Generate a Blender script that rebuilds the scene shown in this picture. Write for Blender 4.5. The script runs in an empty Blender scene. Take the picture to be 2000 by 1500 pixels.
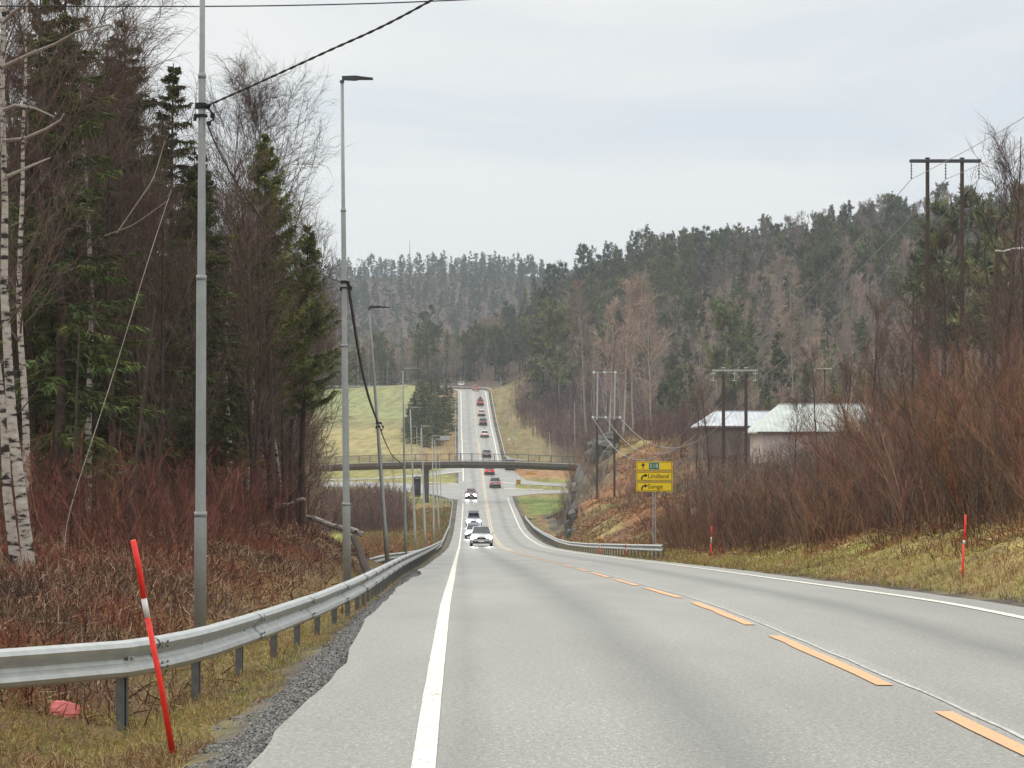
import bpy, math, random
import numpy as np
from mathutils import Vector, Matrix
random.seed(7); RNG = np.random.default_rng(11)
SC = bpy.context.scene
COL = SC.collection
# ------------------------------------------------------------------ camera
F = 4278.0; CX = 1000.0; HY = 860.0; CZ = 1.9
cam = bpy.data.cameras.new("camera"); cam.sensor_width = 36.0; cam.lens = F/2000*36
cam.shift_y = (HY-750)/2000.0; cam.clip_start = 0.5; cam.clip_end = 6000
co = bpy.data.objects.new("camera", cam); co.location = (0, 0, CZ); co.rotation_euler = (math.pi/2, 0, 0)
COL.objects.link(co); SC.camera = co
# ------------------------------------------------------------------ sky and light (overcast)
SUN_EL, SUN_AZ = 48, -35
w = bpy.data.worlds.new("World"); SC.world = w; w.use_nodes = True
wn, wl = w.node_tree.nodes, w.node_tree.links
wn.clear()
wo = wn.new('ShaderNodeOutputWorld'); bg = wn.new('ShaderNodeBackground'); wl.new(bg.outputs[0], wo.inputs[0])
sky = wn.new('ShaderNodeTexSky'); sky.sky_type = 'NISHITA'; sky.sun_disc = False
sky.sun_elevation = math.radians(SUN_EL); sky.sun_rotation = math.radians(SUN_AZ)
tc = wn.new('ShaderNodeTexCoord'); mp = wn.new('ShaderNodeMapping'); mp.inputs['Scale'].default_value = (1.0, 1.0, 5.0)
nz = wn.new('ShaderNodeTexNoise'); nz.inputs['Scale'].default_value = 3.2; nz.inputs['Detail'].default_value = 5; nz.inputs['Roughness'].default_value = .5; nz.inputs['Distortion'].default_value = .4
wl.new(tc.outputs['Generated'], mp.inputs[0]); wl.new(mp.outputs[0], nz.inputs['Vector'])
sep = wn.new('ShaderNodeSeparateXYZ'); wl.new(tc.outputs['Generated'], sep.inputs[0])
elev = wn.new('ShaderNodeMapRange'); elev.inputs['From Min'].default_value = 0.0; elev.inputs['From Max'].default_value = 0.22; wl.new(sep.outputs['Z'], elev.inputs['Value'])
ngr = wn.new('ShaderNodeMapRange'); ngr.inputs['From Min'].default_value = .42; ngr.inputs['From Max'].default_value = .60; wl.new(nz.outputs[0], ngr.inputs['Value'])
ca = wn.new('ShaderNodeMix'); ca.data_type = 'RGBA'; ca.inputs[6].default_value = (5.75, 6.4, 7.2, 1); ca.inputs[7].default_value = (8.15, 8.2, 7.95, 1)
mf = wn.new('ShaderNodeMath'); mf.operation = 'MULTIPLY_ADD'; mf.inputs[1].default_value = .55
m2 = wn.new('ShaderNodeMath'); m2.operation = 'MULTIPLY'; m2.inputs[1].default_value = .5
wl.new(elev.outputs[0], m2.inputs[0]); wl.new(ngr.outputs[0], mf.inputs[0]); wl.new(m2.outputs[0], mf.inputs[2]); wl.new(mf.outputs[0], ca.inputs[0])
# an overcast sky is brighter towards the zenith (CIE overcast)
zen = wn.new('ShaderNodeMapRange'); zen.inputs['From Min'].default_value = 0.2; zen.inputs['From Max'].default_value = 1.0
zen.inputs['To Min'].default_value = 1.0; zen.inputs['To Max'].default_value = 2.3; wl.new(sep.outputs['Z'], zen.inputs['Value'])
zm = wn.new('ShaderNodeMix'); zm.data_type = 'RGBA'; zm.blend_type = 'MULTIPLY'; zm.inputs[0].default_value = 1
wl.new(ca.outputs[2], zm.inputs[6]); wl.new(zen.outputs[0], zm.inputs[7])
sm = wn.new('ShaderNodeMix'); sm.data_type = 'RGBA'; sm.inputs[0].default_value = .93
wl.new(sky.outputs[0], sm.inputs[6]); wl.new(zm.outputs[2], sm.inputs[7]); wl.new(sm.outputs[2], bg.inputs[0])
bg.inputs[1].default_value = 0.1
sl = bpy.data.lights.new("sun", 'SUN'); sl.energy = 1.5; sl.angle = math.radians(40); sl.color = (1, .93, .84)
so = bpy.data.objects.new("sun", sl); COL.objects.link(so)
so.rotation_euler = (math.radians(90-SUN_EL), 0, math.radians(-SUN_AZ)+math.pi)
SC.view_settings.view_transform = 'Standard'; SC.view_settings.look = 'None'; SC.view_settings.gamma = 1; SC.view_settings.exposure = 0.18
SC.view_settings.use_curve_mapping = False
SC.render.engine = 'CYCLES'; SC.cycles.max_bounces = 5; SC.cycles.diffuse_bounces = 3; SC.cycles.volume_bounces = 1; SC.cycles.use_denoising = True
SC.render.resolution_x = 1024; SC.render.resolution_y = 768
# ------------------------------------------------------------------ helpers
def P(px, py, d): return Vector(((px-CX)*d/F, d, CZ+(HY-py)*d/F))
def X(px, d): return (px-CX)*d/F
def link(o, parent=None):
    COL.objects.link(o)
    if parent is not None: o.parent = parent
    return o
def tag(o, label=None, cat=None, group=None, kind=None):
    if label: o['label'] = label
    if cat: o['category'] = cat
    if group: o['group'] = group
    if kind: o['kind'] = kind
    return o
def empty(name, loc=(0, 0, 0), rz=0, label=None, cat=None, group=None):
    o = bpy.data.objects.new(name, None); link(o); o.location = loc; o.rotation_euler = (0, 0, rz); o.empty_display_size = .3
    return tag(o, label, cat, group)
class Geo:
    def __init__(s): s.v = []; s.f = []; s.m = []; s.c = []; s.n = 0; s.q = []; s.qm = []
    def tri(s, v, f, mi=0, col=None):
        v = np.asarray(v, float).reshape(-1, 3); f = np.asarray(f, int).reshape(-1, 3)
        s.v.append(v); s.f.append(f+s.n); s.m.append(np.full(len(f), mi)); s.n += len(v)
        if col is None: col = np.ones(3)
        col = np.asarray(col, float)
        if col.ndim == 1: col = np.tile(col, (len(v), 1))
        s.c.append(col)
    def quad(s, v, f, mi=0, col=None):
        f = np.asarray(f, int).reshape(-1, 4); s.tri(v, np.vstack([f[:, [0, 1, 2]], f[:, [0, 2, 3]]]), mi, col)
    def box(s, c, d, mi=0, rot=None, col=None):
        c = np.array(c, float); d = np.array(d, float)/2
        v = np.array([[x, y, z] for x in (-1, 1) for y in (-1, 1) for z in (-1, 1)])*d
        if rot is not None: v = v @ np.array(rot.to_3x3()).T
        s.quad(v+c, [[0, 1, 3, 2], [4, 6, 7, 5], [0, 4, 5, 1], [2, 3, 7, 6], [0, 2, 6, 4], [1, 5, 7, 3]], mi, col)
    def tube(s, pts, rad, n=8, mi=0, col=None, caps=True):
        pts = np.array(pts, float); K = len(pts); rad = np.broadcast_to(np.asarray(rad, float), (K,))
        t = np.gradient(pts, axis=0); t /= np.linalg.norm(t, axis=1)[:, None]+1e-9
        a = np.cross(t, [0, 0, 1.]); bad = np.linalg.norm(a, axis=1) < .2; a[bad] = np.cross(t[bad], [0, 1., 0]); a /= np.linalg.norm(a, axis=1)[:, None]
        for i in range(1, K):
            a[i] = a[i-1]-t[i]*np.dot(a[i-1], t[i]); a[i] /= np.linalg.norm(a[i])+1e-9
        b = np.cross(t, a); th = np.arange(n)*2*math.pi/n
        v = pts[:, None, :]+rad[:, None, None]*(np.cos(th)[None, :, None]*a[:, None, :]+np.sin(th)[None, :, None]*b[:, None, :])
        i = np.arange(K-1)[:, None]*n; j = np.arange(n)[None, :]; k = (j+1) % n
        f = np.stack([i+j, i+k, i+n+k, i+n+j], -1).reshape(-1, 4)
        v = v.reshape(-1, 3); fs = [f[:, [0, 2, 1]], f[:, [0, 3, 2]]]
        if caps:
            v = np.vstack([v, pts[0], pts[-1]]); e = K*n; jj = np.arange(n); kk = (jj+1) % n
            fs += [np.stack([np.full(n, e), jj, kk], -1), np.stack([np.full(n, e+1), (K-1)*n+kk, (K-1)*n+jj], -1)]
        s.tri(v, np.vstack(fs)[:, ::-1], mi, col)
    def build(s, name, mats, parent=None, smooth=False):
        me = bpy.data.meshes.new(name); s.mesh(me, mats, smooth)
        o = bpy.data.objects.new(name, me); return link(o, parent)
    def mesh(s, me, mats, smooth=False):
        v = np.vstack(s.v); f = np.vstack(s.f); m = np.concatenate(s.m); c = np.vstack(s.c)
        me.vertices.add(len(v)); me.vertices.foreach_set('co', v.astype(np.float32).ravel())
        me.loops.add(len(f)*3); me.loops.foreach_set('vertex_index', f.astype(np.int32).ravel())
        me.polygons.add(len(f)); me.polygons.foreach_set('loop_start', (np.arange(len(f))*3).astype(np.int32)); 
        me.polygons.foreach_set('material_index', m.astype(np.int32))
        me.polygons.foreach_set('use_smooth', np.full(len(f), smooth))
        a = me.color_attributes.new('Col', 'FLOAT_COLOR', 'POINT')
        a.data.foreach_set('color', np.hstack([c, np.ones((len(c), 1))]).astype(np.float32).ravel())
        for x in (mats if isinstance(mats, (list, tuple)) else [mats]): me.materials.append(x)
        me.update(calc_edges=True)
        return me
def hashn(ix, iy, seed):
    h = (ix.astype(np.int64)*374761393+iy.astype(np.int64)*668265263+seed*974634777) & 0xffffffff
    h = ((h ^ (h >> 13))*1274126177) & 0xffffffff
    return ((h ^ (h >> 16)) & 0xffff)/65535.0
def vnoise(x, y, seed=0):
    x = np.asarray(x, float); y = np.asarray(y, float); ix = np.floor(x); iy = np.floor(y); fx = x-ix; fy = y-iy
    fx = fx*fx*(3-2*fx); fy = fy*fy*(3-2*fy)
    a = hashn(ix, iy, seed); b = hashn(ix+1, iy, seed); c = hashn(ix, iy+1, seed); d = hashn(ix+1, iy+1, seed)
    return (a*(1-fx)+b*fx)*(1-fy)+(c*(1-fx)+d*fx)*fy
def fbm(x, y, seed=0, o=4):
    s = 0; a = .5; 
    for i in range(o): s = s+a*vnoise(x*2**i, y*2**i, seed+i*17); a *= .5
    return s/(1-.5**o)
def smooth(e0, e1, x):
    t = np.clip((np.asarray(x, float)-e0)/(e1-e0), 0, 1); return t*t*(3-2*t)
# ------------------------------------------------------------------ materials
def mat(name, base=(.5, .5, .5), rough=.8, spec=.3, metal=0, vary=0.0, nscale=0, namp=.3, attr=False, bump=0, bscale=20, emit=None, es=0, rand=0.0, coat=0, bdist=.02, huev=0.0):
    m = bpy.data.materials.new(name); m.use_nodes = True; n, l = m.node_tree.nodes, m.node_tree.links
    b = n['Principled BSDF']; b.inputs['Roughness'].default_value = rough; b.inputs['Specular IOR Level'].default_value = spec; b.inputs['Metallic'].default_value = metal
    b.inputs['Base Color'].default_value = (*base, 1); b.inputs['Coat Weight'].default_value = coat
    src = None
    def mul(a, bb):
        x = n.new('ShaderNodeMix'); x.data_type = 'RGBA'; x.blend_type = 'MULTIPLY'; x.inputs[0].default_value = 1
        for k, s in ((6, a), (7, bb)):
            if isinstance(s, tuple): x.inputs[k].default_value = s
            else: l.new(s, x.inputs[k])
        return x.outputs[2]
    cur = (*base, 1)
    if attr:
        a = n.new('ShaderNodeAttribute'); a.attribute_name = 'Col'; cur = mul(cur, a.outputs['Color'])
    g = None
    if nscale or bump:
        t = n.new('ShaderNodeTexCoord'); g = t.outputs['Object']
    if nscale:
        x = n.new('ShaderNodeTexNoise'); x.inputs['Scale'].default_value = nscale; x.inputs['Detail'].default_value = 6; x.inputs['Roughness'].default_value = .65; l.new(g, x.inputs['Vector'])
        r = n.new('ShaderNodeMapRange'); r.inputs['From Min'].default_value = .3; r.inputs['From Max'].default_value = .7; r.inputs['To Min'].default_value = 1-namp; r.inputs['To Max'].default_value = 1+namp
        l.new(x.outputs[0], r.inputs['Value']); cur = mul(cur, r.outputs[0])
    if rand or huev:
        oi = n.new('ShaderNodeObjectInfo'); r = n.new('ShaderNodeMapRange'); r.inputs['To Min'].default_value = 1-rand; r.inputs['To Max'].default_value = 1+rand
        l.new(oi.outputs['Random'], r.inputs['Value'])
        h = n.new('ShaderNodeHueSaturation'); hm = n.new('ShaderNodeMapRange'); hm.inputs['To Min'].default_value = .5-huev; hm.inputs['To Max'].default_value = .5+huev
        mm = n.new('ShaderNodeMath'); mm.operation = 'FRACT'; m3 = n.new('ShaderNodeMath'); m3.operation = 'MULTIPLY'; m3.inputs[1].default_value = 7.31
        l.new(oi.outputs['Random'], m3.inputs[0]); l.new(m3.outputs[0], mm.inputs[0]); l.new(mm.outputs[0], hm.inputs['Value']); l.new(hm.outputs[0], h.inputs['Hue'])
        l.new(r.outputs[0], h.inputs['Value'])
        if isinstance(cur, tuple): h.inputs['Color'].default_value = cur
        else: l.new(cur, h.inputs['Color'])
        cur = h.outputs[0]
    if not isinstance(cur, tuple): l.new(cur, b.inputs['Base Color'])
    if bump:
        x = n.new('ShaderNodeTexNoise'); x.inputs['Scale'].default_value = bscale; x.inputs['Detail'].default_value = 8; l.new(g, x.inputs['Vector'])
        bp = n.new('ShaderNodeBump'); bp.inputs['Strength'].default_value = bump; bp.inputs['Distance'].default_value = bdist; l.new(x.outputs[0], bp.inputs['Height']); l.new(bp.outputs[0], b.inputs['Normal'])
    if emit: b.inputs['Emission Color'].default_value = (*emit, 1); b.inputs['Emission Strength'].default_value = es
    return m
M = {}
M['needle'] = mat('needles', (.088, .096, .028), .65, .2, attr=True, rand=.28, huev=.02)
M['needle_pine'] = mat('pine_needles', (.125, .135, .034), .65, .2, attr=True, rand=.2)
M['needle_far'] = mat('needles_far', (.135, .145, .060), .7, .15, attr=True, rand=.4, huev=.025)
M['bark'] = mat('dark_bark', (.075, .055, .045), .9, .15, nscale=9, namp=.5, bump=.5, bscale=30)
M['twig'] = mat('twigs', (.118, .078, .058), .8, .2, attr=True, rand=.25)
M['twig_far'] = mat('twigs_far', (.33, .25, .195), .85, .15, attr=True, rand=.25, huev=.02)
M['shrub'] = mat('shrub_stems', (.190, .092, .060), .8, .2, attr=True, rand=.22, huev=.015)
M['pale'] = mat('pale_bark', (.36, .31, .26), .8, .2, nscale=2, namp=.3, rand=.2)
M['fol'] = mat('ground_litter', (1, 1, 1), .85, .15, attr=True)
M['steel'] = mat('galvanised_steel', (.46, .47, .45), .45, .5, .45, nscale=6, namp=.14, bump=.1, bscale=60)
M['post'] = mat('weathered_post_steel', (.15, .15, .145), .6, .4, .3, nscale=8, namp=.3)
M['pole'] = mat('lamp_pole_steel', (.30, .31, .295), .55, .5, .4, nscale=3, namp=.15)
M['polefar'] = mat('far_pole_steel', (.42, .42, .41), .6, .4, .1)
M['darkmetal'] = mat('dark_grey_metal', (.07, .075, .085), .5, .4, .3)
M['black'] = mat('black_rubber', (.015, .015, .017), .6, .3)
M['red'] = mat('red_plastic', (.85, .035, .02), .45, .4, nscale=20, namp=.15)
M['white'] = mat('white_reflective', (.75, .74, .7), .5, .4)
M['wood'] = mat('pole_timber', (.085, .062, .045), .85, .2, nscale=5, namp=.4)
M['conc'] = mat('concrete', (.15, .13, .115), .85, .2, nscale=1.5, namp=.25)
M['concdark'] = mat('stained_concrete', (.10, .09, .085), .85, .2, nscale=1.5, namp=.3)
M['yellow'] = mat('yellow_sign', (.95, .66, .01), .5, .4)
M['ink'] = mat('sign_black', (.02, .018, .015), .6, .3)
M['green'] = mat('sign_green', (.01, .16, .06), .5, .4)
M['roofing'] = mat('sheet_roof', (.47, .50, .46), .6, .35, .05, nscale=.6, namp=.2)
M['roofing2'] = mat('blue_grey_sheet_roof', (.48, .50, .52), .6, .35, .05, nscale=.6, namp=.2)
M['wall'] = mat('beige_wall', (.56, .47, .41), .85, .2, nscale=2, namp=.15)
M['walldark'] = mat('brown_wall', (.19, .15, .13), .85, .2, nscale=2, namp=.2)
M['glass'] = mat('car_glass', (.02, .025, .03), .08, .6)
M['tyre'] = mat('tyre', (.018, .018, .018), .8, .2)
M['rim'] = mat('alloy_rim', (.4, .4, .42), .35, .5, .8)
M['lamp'] = mat('headlight_on', (.9, .9, .9), .3, .5, emit=(.93, .93, 1), es=60)
M['tail'] = mat('tail_lamp', (.5, .01, .01), .3, .5, emit=(1, .03, .02), es=1.2)
M['cable'] = mat('cable_black', (.03, .028, .03), .6, .3)
M['wire'] = mat('bare_wire', (.33, .33, .34), .5, .4, .4)
M['stone'] = mat('gravel_stone', (1, 1, 1), .8, .25, attr=True)
M['logw'] = mat('log_wood', (.42, .34, .27), .85, .2, nscale=6, namp=.4)
M['litter'] = mat('pink_plastic', (.80, .22, .20), .5, .4, nscale=15, namp=.15)
# birch bark: pale with dark horizontal marks
def birch_bark():
    m = mat('birch_bark', (.52, .47, .42), .75, .2); n, l = m.node_tree.nodes, m.node_tree.links; b = n['Principled BSDF']
    t = n.new('ShaderNodeTexCoord'); mp = n.new('ShaderNodeMapping'); mp.inputs['Scale'].default_value = (3.0, 3.0, 9); l.new(t.outputs['Object'], mp.inputs[0])
    x = n.new('ShaderNodeTexNoise'); x.inputs['Scale'].default_value = 1.3; x.inputs['Detail'].default_value = 5; l.new(mp.outputs[0], x.inputs['Vector'])
    r = n.new('ShaderNodeValToRGB'); r.color_ramp.elements[0].position = .40; r.color_ramp.elements[0].color = (.035, .03, .028, 1); r.color_ramp.elements[1].position = .47; r.color_ramp.elements[1].color = (.38, .33, .28, 1)
    e = r.color_ramp.elements.new(.7); e.color = (.52, .47, .41, 1)
    l.new(x.outputs[0], r.inputs[0]); l.new(r.outputs[0], b.inputs['Base Color']); return m
M['birch'] = birch_bark()
def road_mat():
    m = mat('damp_asphalt', (.3, .3, .3), .5, .5); n, l = m.node_tree.nodes, m.node_tree.links; b = n['Principled BSDF']
    uv = n.new('ShaderNodeUVMap'); uv.uv_map = 'UV'
    def noise(scale, vec=(1, 1, 1), det=6, ro=.6):
        mp = n.new('ShaderNodeMapping'); mp.inputs['Scale'].default_value = vec; l.new(uv.outputs[0], mp.inputs[0])
        x = n.new('ShaderNodeTexNoise'); x.inputs['Scale'].default_value = scale; x.inputs['Detail'].default_value = det; x.inputs['Roughness'].default_value = ro; l.new(mp.outputs[0], x.inputs['Vector']); return x.outputs[0]
    def mr(v, a, b2, c, d):
        r = n.new('ShaderNodeMapRange'); r.inputs['From Min'].default_value = a; r.inputs['From Max'].default_value = b2; r.inputs['To Min'].default_value = c; r.inputs['To Max'].default_value = d; l.new(v, r.inputs['Value']); return r.outputs[0]
    def mth(op, a, bb):
        x = n.new('ShaderNodeMath'); x.operation = op
        for k, s in ((0, a), (1, bb)):
            if isinstance(s, (int, float)): x.inputs[k].default_value = s
            else: l.new(s, x.inputs[k])
        return x.outputs[0]
    grain = mr(noise(55, det=2), .3, .7, .62, 1.42)
    speck = mth('MULTIPLY', mr(noise(30, det=1), .60, .70, 1.0, 1.7), mr(noise(22, (1, .6, 1), det=2), .25, .75, .75, 1.25))
    patch = mr(noise(.5, (1, .25, 1)), .3, .7, .86, 1.12)
    sepx = n.new('ShaderNodeSeparateXYZ'); l.new(uv.outputs[0], sepx.inputs[0]); u = sepx.outputs['X']
    # darker band between the wheel tracks of each lane and worn paler strip by the centre line
    def band(c, wd, amt):
        d = mth('ABSOLUTE', mth('SUBTRACT', mth('ADD', u, mth('MULTIPLY', noise(.15, (0, 1, 1)), .35)), c+.17), 0)
        return mr(d, 0, wd, 1-amt, 1.0)
    bands = mth('MULTIPLY', band(-1.7, .6, .36), band(1.85, .55, .36))
    edge = mth('MULTIPLY', band(-3.25, .22, .2), band(-4.0, .5, .06))
    wnz = n.new('ShaderNodeTexWhiteNoise'); wnz.noise_dimensions = '1D'; l.new(mth('FLOOR', mth('DIVIDE', mth('ADD', sepx.outputs['Y'], mth('MULTIPLY', noise(.8, det=2), .3)), 6.3), 0), wnz.inputs['W'])
    shp = mr(wnz.outputs['Value'], 0, 1, .86, 1.06); inb = mth('LESS_THAN', u, -3.66); edge = mth('MULTIPLY', edge, mth('ADD', mth('MULTIPLY', inb, shp), mth('SUBTRACT', 1, inb)))
    cen = mr(mth('ABSOLUTE', mth('SUBTRACT', u, .22), 0), .09, .14, 1.12, 1.0)
    v = mth('MULTIPLY', mth('MULTIPLY', mth('MULTIPLY', grain, patch), mth('MULTIPLY', bands, edge)), mth('MULTIPLY', cen, speck))
    x = n.new('ShaderNodeMix'); x.data_type = 'RGBA'; x.blend_type = 'MULTIPLY'; x.inputs[0].default_value = 1; x.inputs[6].default_value = (.238, .228, .198, 1); l.new(v, x.inputs[7]); l.new(x.outputs[2], b.inputs['Base Color'])
    l.new(mr(noise(.8, (1, .2, 1)), .3, .7, .36, .52), b.inputs['Roughness'])
    bp = n.new('ShaderNodeBump'); bp.inputs['Strength'].default_value = .35; bp.inputs['Distance'].default_value = .012; l.new(noise(60, det=2), bp.inputs['Height']); l.new(bp.outputs[0], b.inputs['Normal'])
    return m
M['road'] = road_mat()
def paint_mat(name, col):
    m = mat(name, col, .55, .35); n, l = m.node_tree.nodes, m.node_tree.links; b = n['Principled BSDF']
    t = n.new('ShaderNodeTexCoord'); x = n.new('ShaderNodeTexNoise'); x.inputs['Scale'].default_value = 22; x.inputs['Detail'].default_value = 5; l.new(t.outputs['Object'], x.inputs['Vector'])
    r = n.new('ShaderNodeValToRGB'); r.color_ramp.elements[0].position = .33; r.color_ramp.elements[0].color = (.30, .29, .26, 1); r.color_ramp.elements[1].position = .45; r.color_ramp.elements[1].color = (*col, 1)
    l.new(x.outputs[0], r.inputs[0]); l.new(r.outputs[0], b.inputs['Base Color']); return m
M['pw'] = paint_mat('white_road_paint', (.74, .70, .59)); M['py'] = paint_mat('worn_yellow_paint', (.70, .37, .17)); M['py2'] = paint_mat('faded_yellow_paint', (.62, .50, .30))
# ------------------------------------------------------------------ road profile
pd = np.array([-30, 0, 13, 17, 30, 48, 66, 90, 120, 148, 185, 225, 260, 299, 342, 386, 439, 462, 519, 575, 615, 640, 655, 680, 760, 3000.])
pz = np.array([-1.66, -1.72, -1.81, -1.9, -2.24, -3.03, -3.8, -4.9, -6.25, -7.47, -9.0, -10.1, -10.6, -10.1, -9.3, -7.2, -3.6, -1.1, 3.4, 8.7, 13.2, 15.5, 16.5, 17, 17.5, 17.5])+CZ
pc = np.array([4.0, 3.3, 2.99, 2.9, 2.58, 2.19, 1.76, 1.2, .5, -.13, -.95, -1.8, -2.5, -3.25, -4.1, -5.05, -6.4, -7.0, -8.5, -9.84, -10.85, -11.5, -11.9, -12.5, -14, -60])
gy = np.arange(-40, 3000, 1.0)
def gsm(a, s):
    k = np.arange(-int(3*s), int(3*s)+1); g = np.exp(-.5*(k/s)**2); g /= g.sum(); return np.convolve(np.pad(a, len(k)//2, mode='edge'), g, 'valid')
_z = np.interp(gy, pd, pz); _c = np.interp(gy, pd, pc)
_z1, _z2 = gsm(_z, 3), gsm(_z, 9); wgt = smooth(30, 70, gy); GZ = _z1*(1-wgt)+_z2*wgt; GC = gsm(_c, 10)
def R(y): return np.interp(y, gy, GZ)
def XR(y): return np.interp(y, gy, GC)
# terrain table: y -> list of (s, dz above the road profile)
TT = {
 -40: [(-80, 5), (-30, 1.5), (-16, .5), (-10, -.1), (-7.5, -.55), (-6, -.6), (-4.9, -.25), (-4.3, 0), (4.2, 0), (5, 0), (8, 1.3), (11, 2.4), (16, 3.2), (30, 4), (80, 6)],
 40: [(-80, 5), (-30, 1.5), (-16, .9), (-10, .3), (-7.5, -.1), (-6, -.4), (-4.9, -.25), (-4.3, 0), (4.2, 0), (5, 0), (8, 1.2), (11, 2.3), (16, 3.2), (30, 4), (80, 6)],
 60: [(-80, 6), (-30, 2), (-12, 1.5), (-7.6, .8), (-6, -.1), (-4.9, -.25), (-4.3, 0), (4.2, 0), (5, -.05), (8, .9), (12, 1.8), (20, 2.8), (80, 5)],
 75: [(-80, 6), (-30, 2.4), (-13, 1.8), (-8.8, 1.2), (-6.8, .4), (-5.4, -.35), (-4.3, 0), (4.2, 0), (5, -.1), (9, .7), (14, 1.7), (25, 2.7), (80, 5)],
 92: [(-80, 5), (-30, 2.6), (-14, 1.6), (-9, .4), (-7, -.6), (-5.4, -.4), (-4.3, 0), (4.2, 0), (5, -.1), (9, .6), (14, 1.6), (25, 2.6), (60, 3.5)],
 112: [(-80, 2), (-30, 1), (-22, -1), (-14, -2.8), (-8, -1.9), (-5.3, -.35), (-4.3, 0), (4.2, 0), (5, -.1), (9, .5), (14, 1.4), (25, 2.5), (60, 4)],
 150: [(-80, -1), (-50, -2), (-30, -3), (-12, -3.2), (-8, -1.9), (-5.2, -.3), (-4.3, 0), (4.2, 0), (5, -.2), (9, .5), (20, 2.2), (30, 3.6), (80, 5)],
 185: [(-80, -1), (-14, -1.8), (-8, -1.2), (-5.2, -.3), (-4.3, 0), (4.2, 0), (5, -.3), (7, .6), (9, 2.0), (14, 3.3), (20, 4.6), (30, 5.6), (80, 7)],
 215: [(-80, -1), (-14, -1.1), (-8, -.8), (-5.2, -.3), (-4.3, 0), (4.2, 0), (5.5, -.3), (6.8, .2), (7.6, 2.4), (12, 3.5), (17, 4.8), (22, 7.5), (80, 9)],
 235: [(-80, -.9), (-10, -.9), (-5.2, -.3), (-4.3, 0), (4.2, 0), (5.5, -.4), (7.4, -.2), (8.6, 2.4), (10, 3.5), (14, 4.2), (18, 6.3), (22, 9.0), (80, 11)],
 250: [(-80, -.8), (-10, -.8), (-5.2, -.3), (-4.3, 0), (4.2, 0), (5.5, -.4), (8.4, -.3), (9.2, 3.2), (11, 5.4), (14, 8.2), (18, 10), (30, 10.8), (80, 12)],
 262: [(-80, -.6), (-10, -.6), (-5.2, -.3), (-4.3, 0), (4.2, 0), (5.5, -.4), (9.0, -.4), (9.9, 4.6), (11.6, 8.2), (14.5, 10.2), (30, 10.8), (80, 12)],
 288: [(-80, -.6), (-10, -.6), (-5.2, -.3), (-4.3, 0), (4.2, 0), (5.5, -.4), (9.8, -.3), (10.8, 5.4), (12.3, 8.8), (15, 10.2), (30, 10.8), (80, 12)],
 306: [(-80, -.6), (-10, -.6), (-5.2, -.2), (-4.3, 0), (4.2, 0), (5.5, -.3), (13.5, -.3), (15, 3), (18, 6), (30, 8), (80, 12)],
 322: [(-80, 4), (-50, 3.8), (-40, -.6), (-10, -.4), (-4.3, 0), (4.2, 0), (13.5, -.1), (16, 4), (20, 6), (80, 10)],
 345: [(-80, 5), (-50, 4.8), (-42, 0), (-10, -.1), (-4.3, 0), (4.2, 0), (14, 0), (17, 4.8), (20, 6), (80, 10)],
 358: [(-80, 0), (-4.3, 0), (4.2, 0), (40, 0), (80, 6)],
 400: [(-80, 0), (-4.3, 0), (4.2, 0), (40, 0), (80, 8)],
 425: [(-80, .5), (-30, .2), (-10, -.2), (-4.3, 0), (4.2, 0), (8, -.4), (30, -.6), (60, 2), (110, 10)],
 450: [(-80, .5), (-20, .3), (-9, -.7), (-5, -.2), (-4.3, 0), (4.2, 0), (5, -.2), (10, -1.4), (30, -1), (60, 4), (110, 16)],
 520: [(-100, -3), (-50, -1), (-20, .2), (-9, -.7), (-5, -.2), (4.2, 0), (5, -.2), (9, -1), (20, 0), (40, 6), (100, 26)],
 600: [(-100, -6), (-50, -3), (-30, 0), (-12, -.5), (-5, -.2), (4.2, 0), (5, -.2), (8, 0), (20, 3), (40, 10), (100, 32), (150, 42)],
 645: [(-100, -6), (-40, -.8), (-20, .6), (-5, -.1), (4.2, 0), (6, 0), (20, 5), (40, 14), (100, 37), (150, 46), (300, 52)],
 700: [(-150, -6), (-60, -2), (-20, .5), (0, 1.5), (12, 5), (30, 16), (60, 30), (110, 41), (200, 49)],
 790: [(-150, -4), (-30, 0), (0, 6), (12, 15.5), (26, 32), (50, 45), (80, 47), (130, 47), (250, 49)],
 900: [(-150, 0), (-30, 2), (0, 8), (30, 22), (60, 32), (130, 40), (250, 44)],
 1100: [(-300, 10), (-60, 14), (0, 20), (60, 30), (250, 40)],
 1300: [(-400, 40), (-150, 50), (-50, 58), (30, 60), (100, 50), (400, 40)],
 1500: [(-500, 50), (-200, 84), (-120, 90), (-40, 97), (30, 97), (100, 84), (400, 50)],
 1800: [(-500, 40), (-120, 70), (30, 80), (400, 40)],
 3000: [(-500, 20), (400, 20)]}
tys = np.array(sorted(TT)); TS = np.concatenate([np.arange(-500, -100, 10), np.arange(-100, -20, 1.0), np.arange(-20, 25, .25), np.arange(25, 110, 1.0), np.arange(110, 410, 10)])
TV = np.array([np.interp(TS, *np.array(TT[k], float).T) for k in tys])
_ty = np.arange(-40, 3000, 2.0); T2 = np.array([np.interp(_ty, tys, TV[:, j]) for j in range(len(TS))]).T  # (ny, ns)
for j in range(T2.shape[1]): T2[:, j] = gsm(T2[:, j], 2.0)
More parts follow.
